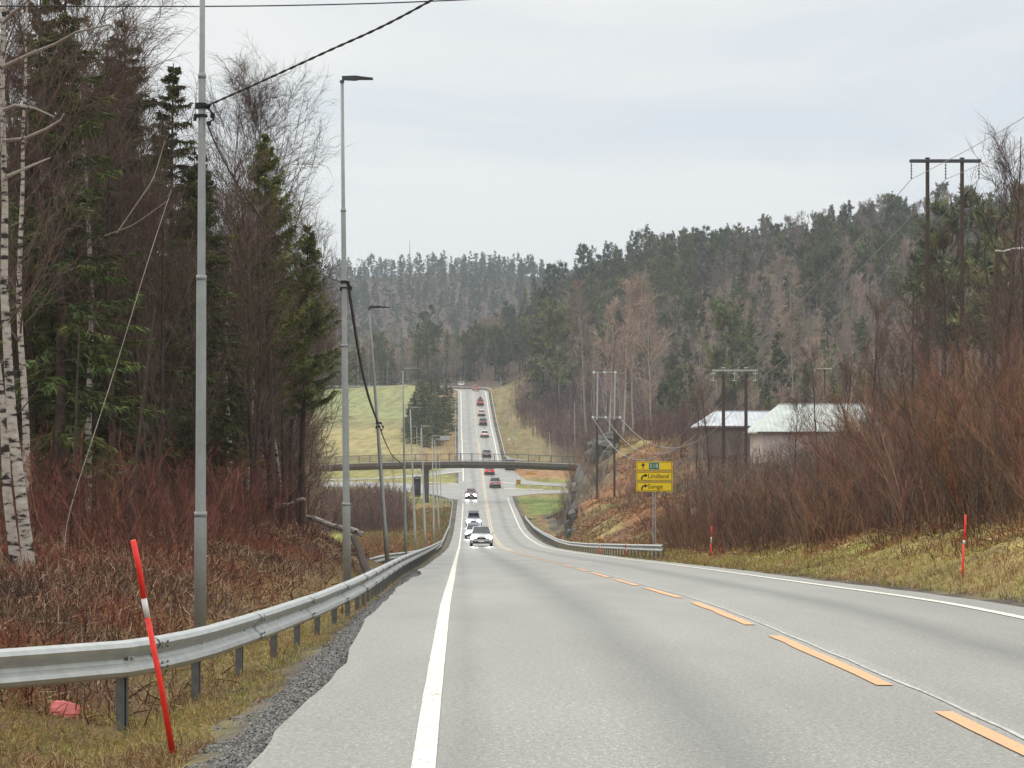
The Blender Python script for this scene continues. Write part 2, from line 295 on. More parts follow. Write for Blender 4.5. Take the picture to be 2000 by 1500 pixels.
def tbl(s, y):
    s = np.clip(s, TS[0], TS[-1]-1e-6); y = np.clip(y, _ty[0], _ty[-1]-1e-6)
    iy = np.floor((y-_ty[0])/2).astype(int); fy = (y-_ty[iy])/2; k = np.clip(np.searchsorted(TS, s, 'right')-1, 0, len(TS)-2); fs = (s-TS[k])/(TS[k+1]-TS[k])
    return (T2[iy, k]*(1-fs)+T2[iy, k+1]*fs)*(1-fy)+(T2[iy+1, k]*(1-fs)+T2[iy+1, k+1]*fs)*fy
# main centre line incl. the bend at the crest
cl = [(float(XR(y)), y) for y in np.arange(-30, 618, 1.0)]
hd = math.atan2(float(XR(617)-XR(607)), 10.0); x, y = cl[-1]
for i in range(170):
    k = .0225*min(1, i/15.) if hd > -1.42 else 0
    hd -= k; x += math.sin(hd); y += math.cos(hd); cl.append((x, y))
CL = np.array(cl); CT = np.gradient(CL, axis=0); CT /= np.linalg.norm(CT, axis=1)[:, None]; CN = np.stack([CT[:, 1], -CT[:, 0]], 1)
CLZ = R(CL[:, 1]); _i = np.arange(len(CL)); CLZ = np.where(_i < 648, CLZ, CLZ[648]+2.9*(1-np.exp(-np.maximum(_i-648, 0)/32.)))
def H(x, y, noise=True):
    x = np.asarray(x, float); y = np.asarray(y, float); sh = x.shape; x = x.ravel(); y = y.ravel()
    s = x-XR(y); z = R(y)+tbl(s, y)
    if noise:
        jn = smooth(330, 345, y)*(1-smooth(405, 430, y))*(1-smooth(30, 50, abs(s)))
        amp = smooth(4.6, 9, abs(s))*(1-jn)
        kn = smooth(120, 180, y)*(1-smooth(300, 330, y))*smooth(6, 9, s)
        field = smooth(435, 450, y)*(1-smooth(640, 660, y))*(s < -8)
        z = z+amp*(1-.8*field)*((fbm(x/6, y/6, 3)-.5)*(.5+1.6*kn)+(fbm(x/1.3, y/1.3, 9)-.5)*(.22+.7*kn+.22*(s > 5)*(y < 120)))
        far = smooth(450, 700, y); z = z+far*amp*(1-field)*(fbm(x/40, y/40, 5)-.5)*6
        rut = (fbm(x*1.2, y*1.2, 21)-.5)*.12*smooth(4.5, 5.2, abs(s)); z = z+rut*(1-jn)
    # bend at the crest: flatten under the road
    m = (y > 600) & (y < 720) & (x > -190) & (x < 30)
    if m.any():
        idx = np.where(m)[0]; cc = CL[600:]; cz = CLZ[600:]
        for a in range(0, len(idx), 4000):
            q = idx[a:a+4000]; dd = np.hypot(x[q, None]-cc[None, :, 0], y[q, None]-cc[None, :, 1]); j = dd.argmin(1); dm = dd.min(1)
            t = 1-smooth(5.0, 11, dm); z[q] = z[q]*(1-t)+(cz[j]-.25)*t
    z = z-.10*(1-smooth(4.1, 4.6, abs(s)))*(y < 640)
    return z.reshape(sh)
def Hs(x, y): return float(H(np.array([x]), np.array([y]))[0])
# ------------------------------------------------------------------ ground sheet
ys = [-35.0]
while ys[-1] < 2900: ys.append(ys[-1]+max(.45, .0085*abs(ys[-1])))
ys = np.array(ys); ss = list(np.arange(0, 16, .4)); 
while ss[-1] < 1100: ss.append(ss[-1]*1.045+.1)
ss = np.array(ss); ss = np.concatenate([-ss[::-1][:-1], ss])
Yg, Sg = np.meshgrid(ys, ss, indexing='ij'); Xg = Sg+XR(Yg); Zg = H(Xg, Yg)
def mixc(a, b, t): return a*(1-t[..., None])+np.array(b)*t[..., None]
def ground_color(x, y):
    s = x-XR(y); n1 = fbm(x/5, y/5, 31); n2 = fbm(x/.9, y/.9, 33, 3); n3 = fbm(x/25, y/25, 35)
    c = np.zeros(s.shape+(3,))+np.array((.085, .055, .038))
    A = lambda m, col: mixc(c, col, np.clip(m, 0, 1))
    c = A((y > 430)*smooth(.4, .6, n3)*.6, (.10, .085, .04))
    # left: bracken bank
    c = A((s < 0)*(y < 110)*1., (.095, .048, .034)); c = A((s < 0)*(y < 110)*smooth(.45, .6, n1)*.7, (.20, .12, .055))
    # valley floor
    v = (s < 0)*smooth(95, 125, y)*(1-smooth(335, 345, y)); c = A(v, (.27, .155, .065)); c = A(v*smooth(.42, .6, n1)*.8, (.22, .20, .06))
    md = (s < -9)*smooth(215, 225, y)*(1-smooth(255, 262, y)); c = A(md*1., (.22, .24, .05))
    v = smooth(330, 340, y)*(1-smooth(425, 440, y))*(abs(s) < 70); c = A(v, (.25, .23, .08)); c = A(v*smooth(.45, .6, n1)*.7, (.17, .17, .05))
    v = (s > 4)*(s < 40)*smooth(386, 396, y)*(1-smooth(425, 440, y)); c = A(v*1., (.30, .17, .08))
    # right green patch
    v = (s > 4)*(s < 16)*smooth(284, 290, y)*(1-smooth(362, 372, y)); c = A(v*1., (.15, .19, .05)); c = A(v*smooth(340, 352, y)*1., (.22, .17, .07))
    # field
    f = (s < -12)*smooth(430, 445, y)*(1-smooth(646, 655, y+.12*(s+20))); up = smooth(490, 560, y+(n3-.5)*90)
    c = A(f*(1-up), (.30, .255, .11)); c = A(f*up, (.225, .235, .10)); c = A(f*smooth(.5, .7, n1)*.35, (.33, .25, .11))
    v = (s < -4)*(s > -14)*smooth(420, 440, y)*(1-smooth(620, 650, y)); c = A(v*(1-smooth(10, 15, -s)), (.26, .185, .08)); c = A(v*smooth(560, 600, y)*.7, (.25, .14, .08))
    v = (s > 4)*smooth(415, 440, y)*(1-smooth(630, 660, y))*(1-smooth(13, 18, s+.12*(y-470)*(y > 470)*0)); c = A(v*1., (.21, .155, .075)); c = A(v*(1-smooth(14, 20, s))*smooth(.35, .55, n1)*.6, (.19, .17, .07))
    # knoll
    k = smooth(118, 150, y)*(1-smooth(296, 306, y))*smooth(5.5, 7.5, s)*(1-smooth(17, 21, s+(n1-.5)*4)); c = A(k, (.27, .135, .06)); c = A(k*smooth(.42, .56, n1)*.9, (.15, .08, .05)); c = A(k*smooth(.46, .6, fbm(x/6, y/9, 77))*.9, (.24, .20, .08))
    rc = smooth(238, 246, y)*(1-smooth(298, 304, y))*(s > 7.5)*(1-smooth(12.8, 14.6, s+(n1-.5)*3)); c = A(rc, (.105, .10, .082)); c = A(rc*smooth(.5, .6, n2), (.17, .13, .07))
    # right bank near
    g = (s > 0)*(1-smooth(95, 130, y)); c = A(g*(1-smooth(7.5, 10.5, s+(n1-.5)*5)), (.34, .26, .10)); c = A(g*(1-smooth(7, 10, s))*smooth(.42, .58, n1)*.8*(1-smooth(55, 75, y)), (.24, .25, .06))
    c = A(g*smooth(8, 10.5, s+(n1-.5)*5), (.12, .055, .038))
    # verges
    vg = (1-smooth(5.2, 7.2, abs(s)))*(y < 330); c = A(vg*.75, (.22, .16, .07)); c = A(vg*smooth(.45, .6, n2)*.6, (.13, .13, .045))
    gv = (1-smooth(0, .3, -s-np.interp(y, [14, 20, 26], [5.0, 4.85, 4.7])+(n2-.5)*.5))*(s < 0)*(y < 620); c = A(gv*1., (.12, .108, .095)); gv = (1-smooth(4.7, 5.1, s+(n2-.5)*.5))*(s > 0)*(y < 620); c = A(gv*1., (.10, .085, .07))
    sn = smooth(.3, .7, n2)[..., None]; return c*(.78+.44*sn)
Cg = ground_color(Xg, Yg)
dzs = np.abs(np.gradient(Zg, axis=1)/np.gradient(Xg, axis=1)); steep = smooth(1.5, 2.4, dzs)*(Yg > 150)*(Yg < 320)*(Sg > 5)
rk = fbm(Yg/2.5, Zg/1.8, 90); Cg = Cg*(1-steep[..., None])+steep[..., None]*(np.array((.125, .125, .118))*(.5+1.1*rk[..., None]))
ny_, ns_ = Yg.shape; ii = np.arange(ny_-1)[:, None]*ns_; jj = np.arange(ns_-1)[None, :]
G = Geo(); G.quad(np.stack([Xg, Yg, Zg], -1).reshape(-1, 3), np.stack([ii+jj, ii+jj+1, ii+ns_+jj+1, ii+ns_+jj], -1).reshape(-1, 4), 0, Cg.reshape(-1, 3))
M['ground'] = mat('ground_soil', (1, 1, 1), .9, .12, attr=True, nscale=2.2, namp=.38, bump=.7, bscale=5, bdist=.12)
tag(G.build('ground', M['ground'], smooth=True), kind='structure')
# ------------------------------------------------------------------ asphalt
def cpt(t, s, dz=0):
    "point at arc index t (metre steps, t=0 at y=-30) and lateral offset s"
    i = np.clip(t, 0, len(CL)-1.001); k = np.floor(i).astype(int); f = i-k
    p = CL[k]*(1-f)[:, None]+CL[k+1]*f[:, None]; n = CN[k]*(1-f)[:, None]+CN[k+1]*f[:, None]; z = CLZ[k]*(1-f)+CLZ[k+1]*f
    xy = p+n*np.asarray(s)[:, None]; return np.column_stack([xy, z+dz])
ts = np.concatenate([np.arange(0, 110, .5), np.arange(110, len(CL)-1, 2.0)])
def ledge(t):
    e = -4.38+(.22*(vnoise(t/7, t*0, 3)-.5)+.05*(vnoise(t/.9, t*0, 4)-.5))*(1-.8*smooth(80, 200, t)); return e
cols = np.array([-9, -4.0, -3.3, -2, -1, 0, 1, 2, 3.3, 3.9, 9.])
V = []; UV = []
for c_ in cols:
    s_ = np.full(len(ts), c_)
    if c_ == -9: s_ = ledge(ts)
    if c_ == 9: s_ = 4.25+.12*(vnoise(ts/2, ts*0, 8)-.5)
    V.append(cpt(ts, s_)); UV.append(np.column_stack([s_, ts]))
nc = len(cols); V = [V[0]-[0, 0, .09]]+V+[V[-1]-[0, 0, .09]]; UV = [UV[0]]+UV+[UV[-1]]; nc += 2
V = np.stack(V, 1).reshape(-1, 3); UVv = np.stack(UV, 1).reshape(-1, 2)
ii = np.arange(len(ts)-1)[:, None]*nc; jj = np.arange(nc-1)[None, :]
g = Geo(); g.quad(V, np.stack([ii+jj, ii+jj+1, ii+nc+jj+1, ii+nc+jj], -1).reshape(-1, 4)); road = g.build('road', M['road']); tag(road, kind='structure')
def set_uv(o, uvv):
    me = o.data; lay = me.uv_layers.new(name='UV'); li = np.zeros(len(me.loops), np.int32); me.loops.foreach_get('vertex_index', li); lay.data.foreach_set('uv', uvv[li].astype(np.float32).ravel())
set_uv(road, UVv)
def strip(name, t0, t1, s0, s1, m, dz=.006, parent=road, wob=0.0):
    n = max(2, int((t1-t0)/(.5 if t0 < 120 else 2))+1); t = np.linspace(t0, t1, n); j = wob*(vnoise(t/.8, t*0, int(abs(s0)*100))-.5)
    h = dz+t*4e-5; a = cpt(t, np.full(n, s0)+j)+np.column_stack([t*0, t*0, h]); b = cpt(t, np.full(n, s1)+j*.6)+np.column_stack([t*0, t*0, h])
    g = Geo(); v = np.vstack([a, b]); i = np.arange(n-1); g.quad(v, np.stack([i, i+n, i+n+1, i+1], -1)); return g.build(name, m, parent)
Y0 = 30.0  # arc index of y = 0
strip('edge_line', 0, Y0+331, -3.57, -3.435, M['pw'], wob=.006); strip('edge_line', Y0+385, len(CL)-2, -3.61, -3.39, M['pw'])
strip('edge_line', 0, Y0+362, 3.42, 3.58, M['pw'], wob=.02); strip('edge_line', Y0+420, len(CL)-2, 3.39, 3.61, M['pw'])
# yellow dashes, six metres long with two metre gaps
d0 = 9.0-16
while d0 < 142:
    a, b = d0, d0+6; strip('centre_dash', max(0, Y0+a), Y0+b, -.06, .07, M['py'], wob=.03); d0 += 8.0
strip('centre_line', Y0+142, len(CL)-2, -.17, -.05, M['py2']); strip('centre_line', Y0+142, Y0+470, .07, .19, M['py2'])
strip('worn_marking', 0, Y0+150, .16, .20, mat('worn_grey_marking', (.42, .41, .38), .6, .3, nscale=8, namp=.4), dz=.004, wob=.03)
# side roads of the junction, draped on the ground from outlines seen in the photograph
def ydist(py): # distance at which the sloping valley side is seen at picture row py
    yy = np.arange(300, 460, .25); pr = HY-(R(yy)-CZ)*F/yy; o = np.argsort(pr); return float(np.interp(py, pr[o], yy[o]))
def apron(top, bot, lift=.05, n=40, m=8, name='side_road', mt=None):
    top = np.array(top, float); bot = np.array(bot, float); g = Geo(); vs = []
    for i in range(n+1):
        u = i/n; row = []
        for P_ in (top, bot):
            q = np.interp(u, np.linspace(0, 1, len(P_)), P_[:, 0]), np.interp(u, np.linspace(0, 1, len(P_)), P_[:, 1]); d = ydist(q[1]); row.append((X(q[0], d), d))
        for j in range(m+1):
            f = j/m; vs.append((row[0][0]*(1-f)+row[1][0]*f, row[0][1]*(1-f)+row[1][1]*f))
    vs = np.array(vs); z = R(vs[:, 1])+tbl(vs[:, 0]-XR(vs[:, 1]), vs[:, 1]); V = np.column_stack([vs, z+lift])
    ii = (np.arange(n)*(m+1))[:, None]; jj = np.arange(m)[None, :]
    g.quad(V, np.stack([ii+jj, ii+jj+1, ii+m+2+jj, ii+m+1+jj], -1).reshape(-1, 4))
    o = g.build(name, mt or M['road']); 
    if not mt: set_uv(o, np.column_stack([vs[:, 0]*.3+6, vs[:, 1]]))
    return o
tag(apron([(560, 942), (700, 941), (760, 943), (838, 946), (870, 946), (898, 945)], [(560, 951), (700, 951), (760, 957), (838, 966), (866, 972), (898, 978)]), kind='structure')
tag(apron([(560, 938), (700, 935), (760, 932), (838, 925), (872, 915), (902, 905)], [(560, 939.5), (700, 937), (760, 935), (838, 930), (872, 926), (902, 923)], .045), kind='structure')
tag(apron([(979, 900), (1000, 915), (1014, 930), (1030, 939), (1060, 943), (1180, 949)], [(981, 944), (993, 946), (1006, 946), (1030, 947), (1060, 948.5), (1180, 956)], .05), kind='structure')
tag(apron([(984, 955), (1010, 957), (1050, 958), (1180, 956)], [(990, 972), (1004, 970), (1050, 965), (1180, 963)], .045), kind='structure')
tag(apron([(980, 943), (993, 945), (1006, 945.5)], [(984, 956), (996, 957.5), (1008, 957.5)], .04), kind='structure')
lw = M['pw']
for tp in ([(893, 946), (870, 945), (838, 944)], [(982, 943.6), (994, 945), (1006, 945.6)], [(985, 955.2), (1020, 957), (1060, 957.4)], [(902, 922), (872, 925), (845, 929)]):
    q = np.array([[X(a, ydist(b)), ydist(b)] for a, b in tp]); g = Geo(); u = np.linspace(0, 1, 13); xs = np.interp(u, np.linspace(0, 1, len(q)), q[:, 0]); yq = np.interp(u, np.linspace(0, 1, len(q)), q[:, 1])
    zz = R(yq)+tbl(xs-XR(yq), yq)+.09; a = np.column_stack([xs, yq, zz]); b = a+[0, 1.1, .0]; b[:, 2] = R(b[:, 1])+tbl(b[:, 0]-XR(b[:, 1]), b[:, 1])+.09; i = np.arange(12)
    g.quad(np.vstack([a, b]), np.stack([i, i+1, i+14, i+13], -1)); tag(g.build('side_road_line', lw), kind='structure')
# ------------------------------------------------------------------ guardrails
def poly_at(pts, u):
    pts = np.array(pts, float); L = np.concatenate([[0], np.cumsum(np.linalg.norm(np.diff(pts, axis=0), axis=1))]); return np.stack([np.interp(u, L, pts[:, k]) for k in range(3)], -1), L[-1]
WZ = np.array([0, -.02, -.055, -.09, -.125, -.155, -.185, -.22, -.255, -.29, -.31]); WD = np.array([.01, .055, .08, .065, .02, 0, .02, .065, .08, .055, .01])
def post_mesh():
    g = Geo(); 
    for c, d in (((0, 0, -.5), (.012, .10, 1.0)), ((.028, .047, -.5), (.056, .008, 1.0)), ((.028, -.047, -.5), (.056, .008, 1.0)), ((.052, .032, -.5), (.008, .03, 1.0)), ((.052, -.032, -.5), (.008, .03, 1.0))): g.box(c, d)
    return g.mesh(bpy.data.meshes.new('post'), M['post'])
def bracket_mesh():
    g = Geo(); g.box((.035, 0, -.155), (.06, .07, .05)); g.tube([(.06, 0, -.155), (.082, 0, -.155)], .011, 6); return g.mesh(bpy.data.meshes.new('bracket'), M['post'])
PM = post_mesh(); BM = bracket_mesh()
def guardrail(pts, side, label, group=None, seg=4.0, pstep=2.0, sticker=False, lod=False, phase=None):
    "pts: top edge of the beam; side=+1 when the face looks to +x"
    pts = [Vector(p) for p in pts]; p0 = pts[0]; root = empty('guardrail', (p0.x, p0.y, p0.z-.75), 0, label, 'guardrail', group)
    _, L = poly_at(pts, 0); off = np.array([p0.x, p0.y, p0.z-.75]); u = 0
    def frame(u):
        p, _ = poly_at(pts, u); q, _ = poly_at(pts, min(u+.1, L)); r, _ = poly_at(pts, max(u-.1, 0)); t = q-r; t[2] = 0; t /= np.linalg.norm(t)+1e-9
        return p, t, np.array([t[1], -t[0], 0])*side
    while u < L-.5:
        e = min(u+seg, L); n = 5 if seg < 9 else 3; g = Geo(); rows = []
        for k, uu in enumerate(np.linspace(u, min(e+.25, L), n+1)):
            p, t, nn = frame(uu); lap = .004*(1-k/n)*2
            zz = WZ; fr = p+np.outer(WD+lap, nn)+np.outer(zz, [0, 0, 1]); bk = p+np.outer(WD-.006+lap, nn)+np.outer(zz[:], [0, 0, 1]); rows.append(np.vstack([fr, bk[::-1]])-off)
        K = len(rows[0]); V = np.vstack(rows); i = (np.arange(n)*K)[:, None]; j = np.arange(K)[None, :]; k2 = (j+1) % K
        g.quad(V, np.stack([i+j, i+k2, i+K+k2, i+K+j], -1)); g.build('rail_beam', M['steel'], root, smooth=False)
        if not lod:   # lap bolts
            gb = Geo(); p, t, nn = frame(u+.1)
            for a in (-.03, .03):
                for zz in (-.05, -.09, -.22, -.26):
                    q = p+t*(a*2)+nn*.078+np.array([0, 0, zz])-off; gb.tube([q, q+nn*.012], .012, 6)
            tag(gb.build('lap_bolts', M['post'], root), kind='stuff')
        u += seg
    u = pstep*.35 if phase is None else phase
    while u < L:
        p, t, nn = frame(u); a = math.atan2(nn[1], nn[0]); b = bpy.data.objects.new('post', PM); link(b, root); b.location = Vector(p-off-nn*.07-np.array([0, 0, .02])); b.rotation_euler = (0, 0, a)
        if not lod:
            b = bpy.data.objects.new('bracket', BM); link(b, root); b.location = Vector(p-off-nn*.07); b.rotation_euler = (0, 0, a)
        u += pstep
    if sticker:
        _ = 0
        for un in (2.2,):
            p, t, nn = frame(L*0+un)
    return root, off
def railpt(d, s, up): return Vector((float(XR(d))+s, d, float(R(d))+up))
def arclen(pts, k): return sum((Vector(pts[i+1])-Vector(pts[i])).length for i in range(k))
lr = [P(-420, 1300, 15.2), P(-120, 1276, 16.0), P(0, 1267, 16.9), P(150, 1257, 17.4), P(248, 1250, 18.0), P(330, 1238, 18.9), P(405, 1221, 20.2), P(470, 1203, 21.8), P(533, 1184, 23.6), P(618, 1157, 27.5), P(675, 1135, 31), P(708, 1121, 34.5), P(745, 1104, 44), P(783, 1086, 60), P(811, 1076, 80), P(840, 1066, 125), P(863, 1055, 185), P(877, 1025, 260), P(881.5, 997, 299), P(883.5, 980, 322)]
railL, offL = guardrail(lr, 1, 'long galvanised W-beam guardrail along the left edge of the road', 'galvanised guardrails', phase=arclen(lr, 4) % 2.0)
# small number tag on the face of the rail
pt = P(257, 1287, 17.96); g = Geo(); g.box((0, 0, 0), (.055, .006, .045)); tg = g.build('number_tag', M['steel'], railL); tg.location = pt-Vector(offL)
def text(s, size, m, parent, name='lettering', align='CENTER', ext=.003):
    c = bpy.data.curves.new('t', 'FONT'); c.body = s; c.size = size; c.extrude = ext; c.align_x = align; c.align_y = 'CENTER'; c.resolution_u = 3
    o = bpy.data.objects.new('t', c); COL.objects.link(o); bpy.context.view_layer.update(); dg = bpy.context.evaluated_depsgraph_get()
    me = bpy.data.meshes.new_from_object(o.evaluated_get(dg)); bpy.data.objects.remove(o); me.materials.clear(); me.materials.append(m)
    r = bpy.data.objects.new(name, me); link(r, parent); r.rotation_euler = (math.pi/2, 0, 0); return r
tt = text('8', .035, M['ink'], tg); tt.location = (0, -.005, 0)
guardrail([P(883.5, 981, 322), P(880, 976, 327), P(868, 970.5, 331), P(852, 967, 336), P(838, 965, 339)], 1, 'short dark guardrail turning off beside the footbridge pillar', 'galvanised guardrails', lod=True)
guardrail([P(662, 1112, 84), P(705, 1093, 92), P(760, 1081, 108), P(800, 1077, 122), P(850, 1067, 152), P(862, 1059, 182)], 1, 'dark second guardrail running behind the lamp posts at the foot of the bank', 'galvanised guardrails', lod=True)
rr = [P(1296, 1064, 92), P(1240, 1063, 106), P(1198, 1062, 120), P(1148, 1061, 145), P(1112, 1058, 170), P(1089, 1052, 188), P(1062, 1039, 222), P(1043, 1027, 252), P(1031, 1014, 278), P(1026, 1007, 290)]
guardrail(rr, -1, 'guardrail on the right road edge curving from the yellow sign downhill', 'galvanised guardrails', lod=True)
guardrail([P(1027, 1011, 288), P(1040, 1013, 292), P(1056, 1012, 296)], -1, 'short low rail end on the grass right of the road', 'galvanised guardrails', lod=True)
guardrail([P(1068, 1010, 288), P(1080, 1006, 292), P(1092, 1000, 296)], -1, 'short dark fence rail in front of the small rock face', 'galvanised guardrails', lod=True)
def upr(d, s): return Vector((float(XR(d))+s, d, float(R(d))+.7))
guardrail([upr(d, -5.0) for d in (438, 470, 520, 560, 600)], 1, 'thin guardrail on the left edge of the far uphill road', 'galvanised guardrails', seg=12, pstep=4, lod=True)
pts = [upr(425, 9.0), upr(428, 6.2), upr(436, 5.0)]+[upr(d, 5.0) for d in (460, 500, 540, 580, 610)]
for i in range(650, len(CL)-30, 8):
    q = cpt(np.array([float(i)]), np.array([5.2]))[0]; pts.append(Vector((q[0], q[1], q[2]+.75)))
guardrail(pts, -1, 'guardrail on the right edge of the far hill road bending over the crest', 'galvanised guardrails', seg=12, pstep=4, lod=True)
# ------------------------------------------------------------------ snow poles
def snow_pole(base, top, r, label, wpos=(.27, .36)):
    base, top = Vector(base), Vector(top); root = empty('snow_pole', base, 0, label, 'snow pole', 'red snow poles'); a = top-base
    g = Geo(); g.tube([(0, 0, -.1), a*.02], r, 8); 
    for k0, k1 in ((0, 1-wpos[1]), (1-wpos[0], 1)):
        q = Geo(); q.tube([a*k0, a*((k0+k1)/2)+Vector((r*.3, 0, 0)), a*k1], [r*1.08, r, r*.95], 10); q.build('shaft', M['red'], root, True)
    q = Geo(); q.tube([a*(1-wpos[1]), a*(1-wpos[0])], r*1.01, 10); q.build('reflector_band', M['white'], root, True); return root
snow_pole(P(337, 1470, 15.3), P(260, 1055, 15.1), .0205, 'bright red snow pole leaning left in front of the near guardrail')
snow_pole(P(1876, 1171, 39), P(1886, 1005, 39), .021, 'red snow pole on the right verge beside the green grass bank', (.30, .345))
snow_pole(P(1387, 1108, 85), P(1390, 1029, 85), .026, 'red snow pole at the foot of the thicket right of the yellow sign', (.25, .4))
snow_pole(P(1171, 1085, 119), P(1172, 1046, 119), .03, 'faint red snow pole behind the right guardrail left of the yellow sign', (.4, .55))
snow_pole(P(1223, 1087, 108), P(1222, 1062, 108), .026, 'short red snow pole between the far pole and the yellow sign', (.4, .55))
snow_pole(P(893-55, 1062, 150)+Vector((0, 0, -.6)), P(837, 1041, 150), .03, 'thin reddish pole in the grass left of the far guardrail', (.4, .5))
# ------------------------------------------------------------------ street lamps
def street_lamp(px0, pyb, d, px1, pyt, label, arm=1, armlen=None, ang=0.0, thick=1.0, m=None, head=True):
    base = P(px0, pyb, d); top = P(px1, pyt, d); h = top.z-base.z; root = empty('street_lamp', base, 0, label, 'street lamp', 'street lamps along the roads'); a = top-base
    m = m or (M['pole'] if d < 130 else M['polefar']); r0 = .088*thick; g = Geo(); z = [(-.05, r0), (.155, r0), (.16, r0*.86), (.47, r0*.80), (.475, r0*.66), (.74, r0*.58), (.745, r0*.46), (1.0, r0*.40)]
    g.tube([a*k for k, _ in z], [r for _, r in z], 14 if d < 60 else 8); g.build('pole', m, root, True)
    if d < 60:
        for k, rr_ in ((.158, r0*1.06), (.473, r0*.86), (.742, r0*.66)):
            q = Geo(); q.tube([a*k-Vector((0, 0, .03)), a*k+Vector((0, 0, .03))], rr_, 14); q.build('collar', m, root, True)
    if head:
        L = armlen or .62; ca, sa = math.cos(ang)*arm, math.sin(ang); g = Geo(); g.tube([a+Vector((0, 0, -.05)), a+Vector((0, 0, .0))], r0*.55, 8)
        g.build('arm_joint', M['darkmetal'], root)
        q = Geo(); pr = [(0, .035, .035, .045), (.45, .055, .05, .045), (.55, .10, .035, .02), (1, .09, .012, .012)]; vs = []
        for f, hw, hu, hd_ in pr:
            c = a+Vector((ca*L*f, sa*L*f, .05-.02*f)); n = Vector((-sa, ca, 0))
            vs += [c-n*hw+Vector((0, 0, hu)), c+n*hw+Vector((0, 0, hu)), c+n*hw*.9-Vector((0, 0, hd_)), c-n*hw*.9-Vector((0, 0, hd_))]
        fs = [[i*4+j, i*4+(j+1) % 4, i*4+4+(j+1) % 4, i*4+4+j] for i in range(3) for j in range(4)]+[[3, 2, 1, 0], [12, 13, 14, 15]]
        q.quad([tuple(v) for v in vs], fs); q.build('luminaire', M['darkmetal'] if d < 100 else M['polefar'], root)
    return root, a
lamp1, _ = street_lamp(391, 1236, 25.6, 396, -230, 'nearest tall grey lamp post rising behind the guardrail out of the frame', thick=.82)
street_lamp(678, 1140, 44, 668, 157, 'second lamp post with a flat lamp arm against the open sky', thick=.92)
street_lamp(757, 1102, 85, 721, 602, 'slanting lamp post in front of the meadow, a black cable hanging on it', armlen=.82)
street_lamp(792, 1087, 118, 787, 721, 'slim lamp post beside the willow thicket left of the dark spruces', armlen=.85)
street_lamp(812, 1078, 150, 801, 797, 'fifth lamp post down the left verge, before the dark spruce clump', armlen=.9)
street_lamp(831, 1062, 182, 823, 833, 'lamp post overlapping the footbridge pillar', armlen=1.1)
street_lamp(848, 1052, 215, 844, 852, 'left one of two close lamp posts right of the footbridge pillar', armlen=1.0)
street_lamp(858, 1040, 250, 849, 858, 'right one of two close lamp posts right of the footbridge pillar', armlen=1.0)
street_lamp(863, 1002, 295, 857, 872, 'lamp post just left of the far guardrail below the white back of a road sign', thick=.8, head=False)
street_lamp(815, 946, 380, 814, 833, 'far lamp post standing behind the dark panel at the junction', armlen=1.1, arm=-1)
street_lamp(822, 940, 390, 821, 842, 'thin junction lamp post in front of the dark spruces', head=False, thick=.7)
street_lamp(979, 800, 600, 978, 737, 'highest lamp post right of the far uphill road', head=False)
street_lamp(980.5, 815, 560, 980, 743, 'lamp post with a short arm near the top of the far road', armlen=.8, arm=-1)
street_lamp(988.5, 831, 525, 991, 768, 'lamp post in the grass slope halfway up the far road', head=False)
street_lamp(994.5, 825, 515, 995, 806, 'short post in the brown slope beside the far road', head=False)
street_lamp(1002.5, 866, 455, 1002, 808, 'bare lamp post on the grassy slope right of the far road', head=False)
street_lamp(1043, 899, 436, 1046, 833, 'lamp post in front of the brown thicket behind the footbridge', arm=-1, armlen=.7)
street_lamp(1075, 900, 436, 1073, 845, 'lamp post with a pale arm right of the one behind the footbridge', arm=-1, armlen=.8)
street_lamp(1123, 872, 455, 1122, 785, 'tall thin lamp post left of the rocky knoll', head=False)
street_lamp(1034, 966, 362, 1034, 938, 'thin marker post at the right side road', head=False, thick=.5)
street_lamp(1075, 965, 366, 1074, 946, 'thin marker post on the edge of the right side road by the rock', head=False, thick=.5)
# old timber lamp with a bent arm among the shrubs on the right
t = empty('street_lamp', P(1938, 800, 95), 0, 'weathered wooden lamp post with a pale bent arm among bare trees at right', 'street lamp', 'street lamps along the roads')
g = Geo(); a = P(1948, 490, 95)-P(1938, 800, 95); g.tube([(0, 0, -1), a*.5, a], [.12, .10, .085], 10); g.build('pole', M['wood'], t)
g = Geo(); q = [a, a+Vector((.25, 0, -.02)), a+Vector((.7, 0, .10)), a+Vector((1.4, 0, .12)), a+Vector((2.2, 0, .08))]; g.tube(q, [.03, .03, .035, .05, .04], 8); g.tube([a-Vector((0, 0, .02)), a+Vector((0, 0, .04))], .1, 8); g.build('arm', M['white'], t)
